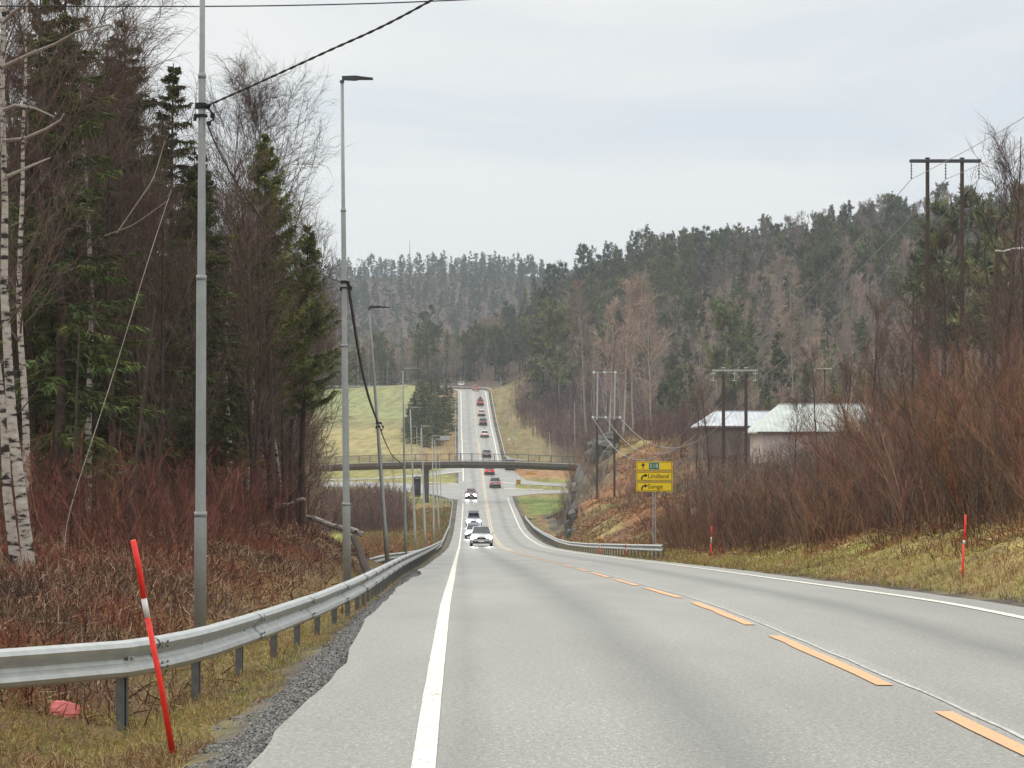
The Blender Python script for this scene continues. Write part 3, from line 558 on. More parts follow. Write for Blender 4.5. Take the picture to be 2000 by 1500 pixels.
# ------------------------------------------------------------------ cables on the lamps
def cable(name, pts, r, m, label, n=6, twist=False, cat='cable', group=None, sub=6):
    pts = [np.array(p, float) for p in pts]; K = len(pts); out = []
    for i in range(K-1):   # Catmull-Rom
        p0, p1, p2, p3 = pts[max(i-1, 0)], pts[i], pts[i+1], pts[min(i+2, K-1)]
        for k in range(sub):
            t = k/sub; out.append(.5*((2*p1)+(-p0+p2)*t+(2*p0-5*p1+4*p2-p3)*t*t+(-p0+3*p1-3*p2+p3)*t**3))
    out.append(pts[-1]); g = Geo(); o = np.array(out)
    if twist:
        L = np.concatenate([[0], np.cumsum(np.linalg.norm(np.diff(o, axis=0), axis=1))]); u = np.arange(0, L[-1], .035); c = np.stack([np.interp(u, L, o[:, k]) for k in range(3)], -1)
        tdir = o[-1]-o[0]; tdir /= np.linalg.norm(tdir); b = np.cross(tdir, [0, 0, 1]); b /= np.linalg.norm(b); e = np.cross(b, tdir)
        for ph in (0, math.pi):
            g.tube(c+r*.8*(np.cos(u/.055+ph)[:, None]*b+np.sin(u/.055+ph)[:, None]*e), r, 5)
    else: g.tube(o, r, n)
    return tag(g.build(name, m), label, cat, group)
g1 = 'cables hung on the lamp posts'
cable('overhead_cable', [P(402, 208, 25.6), P(520, 155, 24.6), P(640, 100, 23.8), P(760, 45, 23), P(905, -35, 22), P(1100, -150, 21), P(1900, -500, 18.5), P(2900, -800, 16)], .0085, M['cable'], 'thick twisted black cable rising from the nearest lamp post to the top of the picture', twist=True, group=g1)
cable('overhead_cable', [P(-1200, -10, 32), P(-200, 8, 31), P(0, 12, 30), P(390, 12.5, 30), P(640, 9, 30), P(850, 2, 30), P(1100, -12, 30), P(2000, -70, 30), P(3200, -160, 30)], .009, M['cable'], 'thin level black cable crossing the sky at the very top', group=g1)
cable('overhead_cable', [P(404, 240, 25.7), P(430, 300, 27), P(480, 385, 30), P(540, 460, 34), P(600, 520, 39), P(668, 553, 44)], .010, M['cable'], 'thin cable sagging through the trees from the nearest to the second lamp post', group=g1)
cable('overhead_cable', [P(680, 552, 44), P(690, 620, 49), P(703, 700, 56), P(720, 775, 66), P(739, 828, 84.5)], .021, M['cable'], 'black cable dropping steeply from the second lamp post in front of the hill', group=g1, twist=True)
cable('overhead_cable', [P(740, 830, 84.5), P(752, 862, 95), P(768, 892, 108), P(789, 908, 117.8)], .024, M['cable'], 'black cable hanging between the slanting lamp post and the next one', group=g1)
cable('overhead_cable', [P(640, 720, 70), P(655, 706, 60), P(668, 700, 44)], .012, M['pale'], 'pale stay wire reaching the second lamp post from the trees', group=g1)
def clampset(d, px, py, px2, label):
    t = empty('cable_clamp', P(px, py, d), 0, label, 'cable clamp', 'cable clamps on lamp posts'); g = Geo(); g.tube([(0, 0, .03), (0, 0, -.03)], .075, 10); g.tube([(0, 0, -.10), (0, 0, -.13)], .074, 10); g.build('band', M['black'], t)
    g = Geo(); g.tube([(.05, -.03, 0), (.11, -.04, -.01)], .025, 6); g.tube([(.06, -.03, -.01), (.13, -.05, -.08), (.15, -.04, -.16), (.10, -.05, -.20)], .012, 5); g.box((.14, -.05, -.12), (.05, .04, .06)); g.box((.10, -.05, -.21), (.045, .04, .05)); g.tube([(-.06, -.04, -.1), (-.07, -.04, -.18)], .02, 6); g.build('bracket', M['black'], t); return t
clampset(25.6, 393, 207, 0, 'black cable clamp with loose ends on the nearest lamp post')
t = clampset(44, 672, 551, 0, 'black cable clamp halfway up the second lamp post'); t = clampset(84.6, 739, 826, 0, 'black cable clamp on the slanting lamp post')
t.scale = (1.3, 1.3, 1.3)
# ------------------------------------------------------------------ yellow direction sign
SB = P(1278, 1090, 99); sg = empty('direction_sign', SB, 0, 'yellow road direction sign on a lattice post right of the road', 'road sign')
k = 99/F; H_ = lambda py: (1090-py)*k
for i, (y0, y1) in enumerate(((901, 919.5), (921, 939.5), (941, 960))):
    g = Geo(); zc = (H_(y0)+H_(y1))/2; hh = H_(y0)-H_(y1); g.box((0, 0, zc), (71*k, .03, hh)); pn = g.build('sign_panel', M['yellow'], sg)
    q = Geo(); W_ = 68.5*k; b_ = .018; hz = hh-.07
    for c, d in (((0, -.019, zc+hz/2), (W_, .008, b_)), ((0, -.019, zc-hz/2), (W_, .008, b_)), ((-W_/2+b_/2, -.019, zc), (b_, .008, hz-b_)), ((W_/2-b_/2, -.019, zc), (b_, .008, hz-b_))): q.box(c, d)
    q.build('border', M['ink'], pn)
    ax = -22*k; q = Geo(); s_ = .13
    if i == 0:
        q.box((ax, -.021, zc-.05), (.042, .008, .16)); q.tri([(ax-.10, -.022, zc+.01), (ax+.10, -.022, zc+.01), (ax, -.022, zc+.14)], [[0, 1, 2]])
    else:
        th = np.linspace(math.pi, math.pi/2, 7); r1, r2 = .17, .105; cx_, cz_ = ax+.08, zc-.10; o = [(cx_+r1*math.cos(a), -.022, cz_+r1*math.sin(a)) for a in th]; n_ = [(cx_+r2*math.cos(a), -.022, cz_+r2*math.sin(a)) for a in th]
        q.quad(o+n_, [[j, j+1, j+8, j+7] for j in range(6)]); zt = cz_+(r1+r2)/2; q.tri([(cx_, -.022, zt+.09), (cx_, -.022, zt-.09), (cx_+.13, -.022, zt)], [[0, 1, 2]]); q.quad([(ax-.09, -.022, cz_), (ax-.025, -.022, cz_), (ax-.025, -.022, cz_-.05), (ax-.09, -.022, cz_-.05)], [[0, 1, 2, 3]])
    q.build('arrow', M['ink'], pn)
    if i == 0:
        q = Geo(); q.box((-.015-0*k, -.02, zc), (.46, .008, .28)); gp = q.build('route_panel', M['green'], pn); q = Geo(); q.box((-.015, -.0175, zc), (.49, .006, .31)); q.build('route_border', M['white'], pn)
        tx = text('E18', .25, M['white'], pn); tx.location = (-.015, -.026, zc)
    else:
        tx = text(['', 'Lindland', 'Songe'][i], .285, M['ink'], pn, align='LEFT'); tx.location = (-.30, -.022, zc)
g = Geo()
for sx in (-.045, .045):
    for sy in (.03, .13): g.tube([(sx*1.35, sy, -.5), (sx*1.35, sy, H_(905))], .014, 6)
for z in np.arange(-.2, H_(962), .22):
    g.tube([(-.06, .03, z), (.06, .03, z+.11)], .008, 4); g.tube([(.06, .03, z+.11), (-.06, .03, z+.22)], .008, 4)
    g.tube([(-.06, .03, z), (-.06, .13, z+.11)], .007, 4); g.tube([(.06, .03, z+.11), (.06, .13, z+.22)], .007, 4)
g.build('lattice_post', M['polefar'], sg)
# ------------------------------------------------------------------ footbridge
BD = 335.0; kb = BD/F
br = empty('footbridge', P(832, 974, BD), 0, 'concrete footbridge crossing the valley road on a dark pillar', 'bridge'); o_ = np.array(P(832, 974, BD))
tx_ = np.array([560, 620, 700, 800, 900, 1000, 1115, 1150]); tyy = np.array([911, 908.5, 905, 902.3, 901, 902, 906.5, 908.5])
def deckz(px): return float(CZ+(HY-np.interp(px, tx_, tyy))*kb)
pxs = np.linspace(560, 1150, 40); g = Geo(); V = []
for px in pxs:
    x = (px-1000)*kb; z = deckz(px)
    V += [(x, BD, z), (x, BD+3.4, z), (x, BD+3.4, z-.5), (x, BD+2.6, z-1.05), (x, BD+.75, z-1.05), (x, BD+.25, z-.55), (x, BD, z-.5)]
V = np.array(V)-o_; n = len(pxs); i = (np.arange(n-1)*7)[:, None]; j = np.arange(7)[None, :]; k2 = (j+1) % 7
g.quad(V, np.stack([i+j, i+k2, i+7+k2, i+7+j], -1)); g.build('deck', M['conc'], br)
g = Geo(); V = []
for px in pxs:
    x = (px-1000)*kb; z = deckz(px); V += [(x, BD-.05, z+.08), (x, BD+.2, z+.08), (x, BD+.2, z-.02), (x, BD-.05, z-.02)]
V = np.array(V)-o_; i = (np.arange(n-1)*4)[:, None]; j = np.arange(4)[None, :]; k2 = (j+1) % 4; g.quad(V, np.stack([i+j, i+k2, i+4+k2, i+4+j], -1)); g.build('edge_beam', M['white'] if False else mat('pale_concrete', (.60, .55, .48), .8, .2, nscale=2, namp=.2), br)
g = Geo(); zt = deckz(832)-1.0; g.box((0, 1.7, (zt-o_[2])/2-.3), (.72, 1.6, zt-o_[2]+.6)); g.build('pillar', M['concdark'], br)
g = Geo(); g.box((0, 1.7, zt-o_[2]-.1), (1.5, 2.4, .35)); g.build('pillar_head', M['concdark'], br)
for yy in (BD+.08, BD+3.3):
    for lvl, rr_ in ((1.15, .035), (.18, .02)):
        g = Geo(); g.tube([np.array([(px-1000)*kb, yy, deckz(px)+lvl])-o_ for px in pxs], rr_, 6); g.build('handrail', M['darkmetal'], br)
    gp = Geo(); gp.box((0, 0, .6), (.06, .05, 1.15)); pmh = gp.mesh(bpy.data.meshes.new('railing_post'), M['darkmetal'])
    for px in np.arange(566, 1148, 22.2):
        b = bpy.data.objects.new('railing_post', pmh); link(b, br); b.location = Vector(((px-1000)*kb, yy, deckz(px)+.05))-Vector(o_)
    if yy < BD+1:
        g = Geo(); 
        for px in np.arange(566, 1146, 1.9): g.box(np.array([(px-1000)*kb, yy, deckz(px)+.66])-o_, (.014, .014, .96))
        tag(g.build('balusters', M['darkmetal'], br), kind='stuff')
# ------------------------------------------------------------------ small things at the junction
def board(name, px, py0, py1, d, wpx, m, label, cat, posts=1, gb=None, postm=None, back=.05):
    kk = d/F; b = P(px, gb, d); t = empty(name, b, 0, label, cat); g = Geo(); g.box((0, 0, (gb-(py0+py1)/2)*kk), (wpx*kk, back, (py1-py0)*kk)); g.build('panel', m, t); g = Geo()
    for s in ([0] if posts == 1 else [-wpx*kk*.4, wpx*kk*.4]): g.tube([(s, .06, -.3), (s, .06, (gb-py0)*kk)], .05, 6)
    g.build('post', postm or M['polefar'], t); return t
board('road_sign', 869, 851, 859.5, 452, 19, mat('sign_back_grey', (.42, .42, .43), .6, .3), 'grey back of a wide road sign on one post left of the far road', 'road sign', gb=889)
t = board('road_sign', 1037, 923, 933.5, 400, 18, mat('ochre_sign', (.55, .30, .02), .6, .3), 'ochre yellow direction board low in the grass under the footbridge', 'road sign', posts=2, gb=936)
g = Geo(); kk = 340/F; 
t = empty('notice_cabinet', P(814.5, 970, 342), 0, 'tall dark blue cabinet standing left of the bridge pillar', 'cabinet'); cm = mat('dark_blue_panel', (.018, .028, .04), .5, .4)
g.box((0, .5, 1.55), (1.08, 1.1, 2.6)); g.build('body', cm, t); g = Geo(); g.tube([(-.5, .5, 2.9), (-.25, .5, 3.05), (.25, .5, 3.05), (.5, .5, 2.9)], .12, 8); g.build('roof', cm, t); g = Geo(); g.box((0, .5, .1), (1.0, 1.0, .3)); g.build('plinth', M['conc'], t); g = Geo(); g.box((.05, -.065, 1.7), (.7, .02, 1.3)); g.build('door', M['darkmetal'], t)
# yield triangle
t = empty('yield_sign', P(1017, 943, 382), 0, 'white and red yield triangle under the footbridge at the right side road', 'road sign'); g = Geo(); g.tube([(0, .03, -.2), (0, .03, 2.5)], .035, 6); g.build('post', M['polefar'], t)
g = Geo(); g.tri([(-.45, 0, 2.95), (.45, 0, 2.95), (0, 0, 2.15), (-.45, .02, 2.95), (.45, .02, 2.95), (0, .02, 2.15)], [[0, 2, 1], [3, 4, 5], [0, 1, 4], [0, 4, 3], [1, 2, 5], [1, 5, 4], [2, 0, 3], [2, 3, 5]]); pl = g.build('triangle_plate', M['red'], t)
g = Geo(); g.tri([(-.3, -.012, 2.88), (.3, -.012, 2.88), (0, -.012, 2.34)], [[0, 2, 1]]); g.build('white_centre', M['white'], pl)
# traffic island marker: yellow barrel with black chevrons
t = empty('island_marker', P(1012.5, 947, 377), 0, 'yellow and black striped marker at the tip of the right traffic island', 'marker post'); g = Geo(); g.box((0, 0, .45), (.75, .3, .9)); g.build('body', mat('amber', (.65, .35, .02), .5, .4), t)
g = Geo(); 
for z in (.18, .45, .72): g.quad([(-.36, -.17, z-.05), (0, -.17, z+.07), (0, -.17, z+.15), (-.36, -.17, z+.03)], [[0, 1, 2, 3]]); g.quad([(.36, -.17, z-.05), (0, -.17, z+.07), (0, -.17, z+.15), (.36, -.17, z+.03)], [[0, 3, 2, 1]])
g.build('chevrons', M['ink'], t); g = Geo(); g.tube([(-.25, 0, .9), (-.45, 0, 2.2)], .03, 5); g.build('stay', M['polefar'], t)
t = empty('round_sign', P(994, 868, 462), 0, 'small pale round sign in the grass right of the far road', 'road sign'); g = Geo(); g.tube([(0, 0, -.2), (0, 0, 1.0)], .04, 6); g.build('post', M['polefar'], t); g = Geo(); g.tube([(0, -.03, 1.1), (0, 0, 1.1)], .3, 12); g.build('disc', M['white'], t)
# litter on the near verge
_r = np.random.default_rng(3)
def GHb(px, py, d0, d1):
    d = np.linspace(d0, d1, 3000); z = CZ+(HY-py)*d/F; return float(d[np.argmax(H((px-CX)*d/F, d) >= z)])
lt = empty('plastic_litter', P(126, 1406, GHb(126, 1406, 12, 30)), .3, 'crumpled pink plastic bag lying in the grass under the guardrail', 'litter'); g = Geo(); nx, nyy = 13, 8; V = []
for i in range(nx):
    for j in range(nyy):
        u, v = i/(nx-1)-.5, j/(nyy-1)-.5; e = 1-(2*abs(u))**3*.35; V.append((u*.235+.02*v, v*.05*e, .105+.02*math.sin(5*u+2)*(1-(2*v)**2)+_r.normal()*.004+v*.10*e-u*.045))
g.quad(V, [[i*nyy+j, (i+1)*nyy+j, (i+1)*nyy+j+1, i*nyy+j+1] for i in range(nx-1) for j in range(nyy-1)]); g.quad(np.array(V)-[0, -.0, .025], [[i*nyy+j, i*nyy+j+1, (i+1)*nyy+j+1, (i+1)*nyy+j] for i in range(nx-1) for j in range(nyy-1)]); g.build('sheet', M['litter'], lt)
# ------------------------------------------------------------------ power line
def hpole(px0, px1, pyt, pyb, d, cpx0, cpx1, ins, label, m=M['wood'], white=False, thick=.15):
    kk = d/F; b = P((px0+px1)/2, pyb, d); t = empty('power_pylon', b, 0, label, 'pylon', 'power line pylons'); o = Vector(b)
    for px in (px0, px1):
        g = Geo(); g.tube([P(px, pyb, d)-o-Vector((0, 0, .5)), P(px, pyt-1, d)-o], [thick, thick*.72], 10); g.build('timber_pole', m, t)
        g = Geo(); q = P(px, pyt-2, d)-o; g.tube([q, q+Vector((0, 0, .06))], thick*1.0, 8); g.build('pole_cap', M['darkmetal'] if not white else M['white'], t)
    g = Geo(); 
    for dy in (-.16, .16):
        c = (P(cpx0, pyt+2.5, d)+P(cpx1, pyt+2.5, d))/2-o; g.box((c.x, dy, c.z), ((cpx1-cpx0)*kk, .06, .16))
    g.build('cross_arm', M['darkmetal'] if not white else M['polefar'], t); at = []
    for px in ins:
        q = P(px, pyt+4, d)-o; g = Geo(); L = 1.0 if not white else .9; g.tube([q, q-Vector((0, 0, L))], .02, 5)
        for z in np.linspace(.2, L-.1, 5 if not white else 2): g.tube([q-Vector((0, 0, z-.03)), q-Vector((0, 0, z+.03))], .055 if not white else .2, 8)
        g.build('insulator', M['darkmetal'] if not white else M['white'], t); at.append(q+o-Vector((0, 0, L)))
    return t, at
_, a1 = hpole(1811.5, 1879, 312, 740, 125, 1777, 1915, (1780, 1847, 1912), 'near H-shaped wooden power pylon standing tall over the right thicket', thick=.15)
_, a2 = hpole(1413, 1457, 721, 960, 190, 1391, 1480, (1393, 1434, 1475), 'small H-shaped pylon with pale insulators in front of the white-roofed building', white=True, thick=.18)
cw = P(1600, 719, 330); t4 = empty('power_pylon', P(1611, 760, 330), 0, 'distant low pylon with a pale cross arm above the white roofs', 'pylon', 'power line pylons'); g = Geo(); g.box((0, 0, 3.1), (2.2, .1, .12)); g.build('cross_arm', M['white'], t4); g = Geo(); g.tube([(0, .1, -1), (0, .1, 3.2)], .12, 6); g.build('timber_pole', M['wood'], t4)
# terminal structure before the rock: two poles, upper and lower bars with hanging jumpers
d = 232; t3 = empty('power_pylon', P(1185, 970, d), 0, 'pale terminal pylon with two bars and hanging jumper cables before the rock', 'pylon', 'power line pylons'); o3 = P(1185, 970, d)
for px, yb in ((1166, 975), (1200, 972)):
    g = Geo(); g.tube([P(px, yb, d)-o3, P(px, 820, d)-o3], .12, 8); g.build('timber_pole', M['wood'], t3); g = Geo(); g.tube([P(px, 820, d)-o3, P(px+1.5, 726, d)-o3], [.09, .08], 8); g.build('steel_mast', M['polefar'], t3)
for x0, x1, yy in ((1159, 1203, 727), (1157, 1212, 815)):
    g = Geo(); c0, c1 = P(x0, yy, d)-o3, P(x1, yy, d)-o3; g.tube([c0, c1], .055, 6); g.build('cross_arm', M['polefar'], t3)
for x0, x1 in ((1160, 1157), (1181, 1183), (1202, 1212), (1168, 1184), (1193, 1196)):
    g = Geo(); c0, c1 = P(x0, 727, d)-o3, P(x1, 815, d)-o3; g.tube([c0, c0*.5+c1*.5+Vector((.12, 0, 0)), c1], .035, 5); g.build('jumper_cable', M['wire'], t3)
for x0 in (1160, 1181, 1202, 1158, 1183, 1211):
    yy = 727 if x0 in (1160, 1181, 1202) else 815; c0 = P(x0, yy, d)-o3; g = Geo(); g.tube([c0+Vector((0, 0, .12)), c0-Vector((0, 0, .12))], .12, 6); g.build('insulator', M['white'], t3)
gw = 'power line conductors'; names = ('left', 'middle', 'right')
for i, (q, yf) in enumerate(zip(a1, (200, 255, 300))):
    e = P(2000+260, [55, 130, 190][i], 85); mid = (q+e)/2-Vector((0, 0, .35)); cable('power_line', [q, mid, e], .017, M['wire'], f'{names[i]} bare wire from the tall pylon towards the upper right', group=gw, n=5)
for i in range(3):
    q, e = a1[i], a2[i]; mids = [q.lerp(e, f)-Vector((0, 0, 4.4*f*(1-f)*.55)) for f in (0, .2, .4, .6, .8, 1)]; cable('power_line', mids, .02, M['wire'], f'{names[i]} bare wire sagging from the tall pylon to the small one', group=gw, n=5)
for i, (x0) in enumerate((1158, 1183, 1211)):
    q, e = P(x0, 816, d), a2[i]; mids = [q.lerp(e, f)-Vector((0, 0, 4*f*(1-f)*(5.6-.6*i))) for f in (0, .15, .3, .5, .7, .85, 1)]; cable('power_line', mids, .024, M['wire'], f'{names[i]} bare wire hanging deep between the terminal pylon and the small one', group=gw, n=5)
for i in range(2): cable('power_line', [P(1605+15*i, 722, 330), P(1720+15*i, 640, 300), P(1830, 540+30*i, 270)], .03, M['wire'], f'faint {["upper", "lower"][i]} wire rising from the distant pylon across the wooded hill', group=gw, n=4)
# ------------------------------------------------------------------ buildings
def hip(name, d, x0, xr, x1, ye, yr, depth, rm, wm, label, ybase, openr=True):
    kk = d/F; o = P(x0, ye, d); t = empty(name, Vector((o.x, o.y, P(x0, ybase, d).z)), 0, label, 'building'); bz = P(x0, ybase, d).z; e = o.z-bz; r = P(0, yr, d+depth/2).z-bz
    W = (x1-x0)*kk; xo = (xr-x0)*kk; D = depth; g = Geo(); T = .15
    v = [(0, 0, e), (W, 0, e), (W, D, e), (0, D, e), (xo, D/2, r), (W-xo*.3, D/2, r)]
    v2 = [(a, b, c-T) for a, b, c in v]; allv = v+v2
    fc = [[0, 1, 5], [0, 5, 4], [1, 2, 5], [2, 3, 4], [2, 4, 5], [3, 0, 4]]
    g.tri(allv, fc+[[a+6, c+6, b+6] for a, b, c in fc]); g.quad(allv, [[0, 6, 7, 1], [1, 7, 8, 2], [2, 8, 9, 3], [3, 9, 6, 0]]); rf = g.build('roof', rm, t)
    q = Geo(); nr = int(W/.45)
    for i in range(1, nr):
        xx = i*W/nr; f = min(1, xx/xo) if xx < xo else 1; 
        if xx > W-xo*.3: f = (W-xx)/(xo*.3)
        q.tube([(xx, -.02, e+.03), (xx, D/2*f, e+(r-e)*f+.03)], .022, 4, caps=False)
    tag(q.build('seams', rm, rf), kind='stuff'); q = Geo(); q.tube([(0, -.06, e-.05), (W, -.06, e-.05)], .07, 6); q.build('gutter', M['walldark'], rf); q = Geo(); q.tube([(xo, D/2, r+.03), (W-xo*.3, D/2, r+.03)], .07, 6); q.build('ridge_cap', rm, rf)
    g = Geo(); g.box((W/2+.1, D/2, (e-T)/2-.6), (W-1.0, D-1.0, e-T+1.2)); g.build('wall', wm, t); return t
hip('outbuilding', 224, 1363, 1402, 1560, 832, 804, 9, M['roofing2'], M['walldark'], 'dark walled shed with a pale blue-grey metal roof behind the small pylon', 905)
hip('hall', 205, 1479, 1536, 1730, 843, 790, 12, M['roofing'], M['wall'], 'large beige hall with a pale green metal roof behind the bare thicket', 950)
g = Geo(); g.tube([(0, 0, -2), (0, 0, 13)], [.5, .15], 5); tag(g.build('radio_mast', M['polefar']), 'tiny radio mast on the skyline of the far wooded hill', 'mast').location = (-70, 1500, float(H(np.array([-70.]), np.array([1500.]))[0])+10)
# ------------------------------------------------------------------ fallen birch logs
def log(a, b, r, label, up=.0):
    a, b = Vector(a), Vector(b); t = empty('fallen_log', a, 0, label, 'log', 'fallen birch logs'); v = b-a; g = Geo(); g.tube([v*k+Vector((0, 0, .03*math.sin(k*9))) for k in np.linspace(0, 1, 9)], np.linspace(r, r*.75, 9), 10); g.build('trunk', M['birch'], t, True)
    g = Geo(); n = v.normalized(); g.tube([v-n*.01, v+n*.03], [r*.8, r*.5], 10); g.build('cut_end', M['logw'], t)
log(P(706, 1043, 74), P(600, 1010, 77), .11, 'white birch log lying across the bank edge behind the second lamp post')
log(P(542, 992, 80), P(594, 975, 79), .085, 'short birch log leaning among the dark stems on the left bank')
g = Geo(); g.tube([P(690, 1050, 66), P(702, 1075, 62), P(712, 1105, 58), P(722, 1125, 56)], [.10, .11, .12, .12], 8); tag(g.build('dead_tree', M['bark']), 'dark leaning dead trunk beside the second lamp post at the bank edge', 'dead tree')
# ------------------------------------------------------------------ vehicles
CARP = {}
def carpaint(c):
    if c not in CARP: CARP[c] = mat('car_paint_%d' % len(CARP), c, .32, .5, coat=.5)
    return CARP[c]
def vehicle(name, x, y, z, pitch, rz, c, label, kind='hatch', front=True, lights=True, cat='car', group='cars on the road'):
    t = empty(name, (x, y, z), 0, label, cat, group); t.rotation_euler = (pitch, 0, rz); cp = carpaint(c)
    # origin between the wheels on the road, +y is forward
    sp = {'hatch': dict(L=4.3, hw=.90, hood=.95, roof=1.50, wf=1.0, rb=-2.0), 'suv': dict(L=4.6, hw=.94, hood=1.08, roof=1.68, wf=1.15, rb=-2.15), 'van': dict(L=5.0, hw=.98, hood=1.15, roof=1.95, wf=1.75, rb=-2.4), 'wagon': dict(L=4.7, hw=.91, hood=.93, roof=1.47, wf=1.0, rb=-2.2)}[kind]
    L2 = sp['L']/2; hw = sp['hw']; hood = sp['hood']; roof = sp['roof']
    st = [(-L2, .80, .38, hood-.12, .86), (-L2+.18, .95, .30, hood, .97), (-L2+.8, 1.0, .24, hood+.02, 1.0), (0, 1.0, .22, hood, 1.0), (sp['wf'], 1.0, .22, hood-.02, .98), (L2-.55, .99, .24, hood-.12, .93), (L2-.15, .93, .26, hood-.22, .84), (L2, .80, .34, hood-.38, .74)]
    g = Geo(); V = []
    for yy, wl, z0, z1, wu in st:
        W = hw*wl; U = hw*wu; zm = z0+(z1-z0)*.45
        V += [(-W*.9, yy, z0), (-W, yy, z0+.12), (-W*1.0, yy, zm), (-U*.97, yy, z1-.07), (-U*.88, yy, z1), (0, yy, z1+.03), (U*.88, yy, z1), (U*.97, yy, z1-.07), (W, yy, zm), (W, yy, z0+.12), (W*.9, yy, z0)]
    K = 11; n = len(st); i = (np.arange(n-1)*K)[:, None]; j = np.arange(K)[None, :]; k2 = (j+1) % K; g.quad(V, np.stack([i+j, i+k2, i+K+k2, i+K+j], -1))
    for e in (0, n-1):
        c0 = np.mean(V[e*K:(e+1)*K], axis=0); f = [[K, j_, (j_+1) % K] if e else [K, (j_+1) % K, j_] for j_ in range(K)]; g.tri(V[e*K:(e+1)*K]+[tuple(c0)], f)
    g.build('body', cp, t, True)
    wf, rb = sp['wf'], sp['rb']; b0 = [(-hw*.86, rb+.02), (hw*.86, rb+.02), (hw*.86, wf), (-hw*.86, wf)]; r0 = [(-hw*.68, rb+.42), (hw*.68, rb+.42), (hw*.68, wf-.85), (-hw*.68, wf-.85)]
    if kind == 'van': r0 = [(-hw*.80, rb+.12), (hw*.80, rb+.12), (hw*.80, wf-.65), (-hw*.80, wf-.65)]
    zb, zr_ = hood-.03, roof-.04; B = [(a, b, zb) for a, b in b0]; T_ = [(a, b, zr_) for a, b in r0]
    for nm, (a, b) in (('rear_window', (0, 1)), ('side_window', (1, 2)), ('windscreen', (2, 3)), ('side_window', (3, 0))):
        q = Geo(); q.quad([B[a], B[b], T_[b], T_[a]], [[0, 1, 2, 3]]); q.quad([tuple(np.array(p)*[.97, .985, 1]-[0, 0, .01]) for p in (B[a], B[b], T_[b], T_[a])], [[0, 3, 2, 1]]); q.build(nm, M['glass'], t)
    q = Geo(); rc = [(a*1.02, b, zr_) for a, b in r0]; rt = [(a*.9, b*.95, roof) for a, b in r0]; q.quad(rc+rt, [[0, 1, 5, 4], [1, 2, 6, 5], [2, 3, 7, 6], [3, 0, 4, 7], [4, 5, 6, 7], [3, 2, 1, 0]])
    for k_ in range(4): q.tube([np.array(B[k_])*[1.01, 1, 1], np.array(T_[k_])*[1.01, 1, 1]], .045, 5)
    for s in (-1, 1):
        mx = (rb+wf)/2-.1; q.tube([(s*hw*.87, mx, zb), (s*hw*.69, mx, zr_)], .04, 5)
    q.build('roof', cp, t)
    wm = Geo(); wm.tube([(-.11, 0, 0), (.11, 0, 0)], .33, 14); wme = wm.mesh(bpy.data.meshes.new('wheel'), M['tyre']); rm = Geo(); rm.tube([(-.118, 0, 0), (.118, 0, 0)], .20, 10); rme = rm.mesh(bpy.data.meshes.new('rim'), M['rim'])
    for sx in (-1, 1):
        for yy in (-L2+.85, L2-.85):
            o = bpy.data.objects.new('wheel', wme); link(o, t); o.location = (sx*(hw-.10), yy, .33); r_ = bpy.data.objects.new('rim', rme); link(r_, o)
        q = Geo(); q.box((sx*(hw+.09), wf-.35, hood+.03), (.17, .12, .12)); q.build('mirror', cp, t)
    if front:
        for sx in (-1, 1):
            q = Geo(); th = np.linspace(0, 2*math.pi, 12, endpoint=False); q.tri([(sx*hw*.66, L2+.01, hood-.33)]+[(sx*hw*.66+.25*math.cos(a), L2-.04, hood-.33+.19*math.sin(a)) for a in th], [[0, 1+(k_+1) % 12, 1+k_] for k_ in range(12)]); q.build('headlight', M['lamp'] if lights else M['rim'], t)  # lit headlights, discs drawn oversized so their shape stands in for glare
        q = Geo(); q.box((0, L2-.02, hood-.40), (.80, .05, .15)); q.build('grille', M['ink'], t); q = Geo(); q.box((0, L2+.015, .42), (.5, .02, .11)); q.build('licence_plate', M['white'], t); q = Geo(); q.box((0, L2-.03, .33), (1.45, .06, .20)); q.build('lower_grille', M['ink'], t)
    else:
        for sx in (-1, 1):
            q = Geo(); q.box((sx*hw*.76, -L2-.0, hood-.20), (.28, .10, .20)); q.build('tail_light', M['tail'], t)
        q = Geo(); q.box((0, -L2-.01, hood-.33), (.5, .03, .11)); q.build('licence_plate', M['white'], t); q = Geo(); q.box((0, -L2+.03, .40), (1.6, .12, .20)); q.build('bumper', M['ink'], t)
    return t
def oncar(name, px, pyb, d, c, label, kind='hatch', away=True, **kw):
    z = float(R(d))+.01; sl_ = math.atan(float(R(d+3)-R(d-3))/6); x = X(px, d); hdg = -math.atan(float(XR(d+10)-XR(d-10))/20)
    return vehicle(name, x, d, z, sl_ if away else -sl_, hdg if away else hdg+math.pi, c, label, kind, front=not away, **kw)
oncar('car', 940, 1068, 186, (.42, .42, .40), 'silver car with headlights on, first of the oncoming cars', 'suv', False)
oncar('car', 925.5, 1042, 224, (.55, .56, .58), 'pale car with headlights on, hidden half behind the first oncoming car', 'wagon', False)
vv = oncar('car', 925, 1020, 266, (.50, .50, .55), 'pale van with roof box and bright headlights, third of the oncoming cars', 'suv', False)
g = Geo(); g.box((0, -.2, 1.84), (1.25, 1.7, .26)); g.build('roof_box', mat('grey_box', (.2, .2, .22), .5, .4), vv)
oncar('car', 920, 970, 344, (.20, .045, .05), 'dark red car with white headlights, farthest oncoming, passing the junction', 'hatch', False)
oncar('car', 967, 955, 371, (.22, .20, .19), 'grey hatchback driving away just past the footbridge', 'suv')
oncar('car', 956, 926, 401, (.55, .03, .03), 'bright red car seen from behind under the footbridge', 'hatch')
oncar('van', 996.5, 921, 412, (.02, .022, .035), 'dark van under the footbridge turning right at the junction', 'van', cat='van', group='vans at the junction')
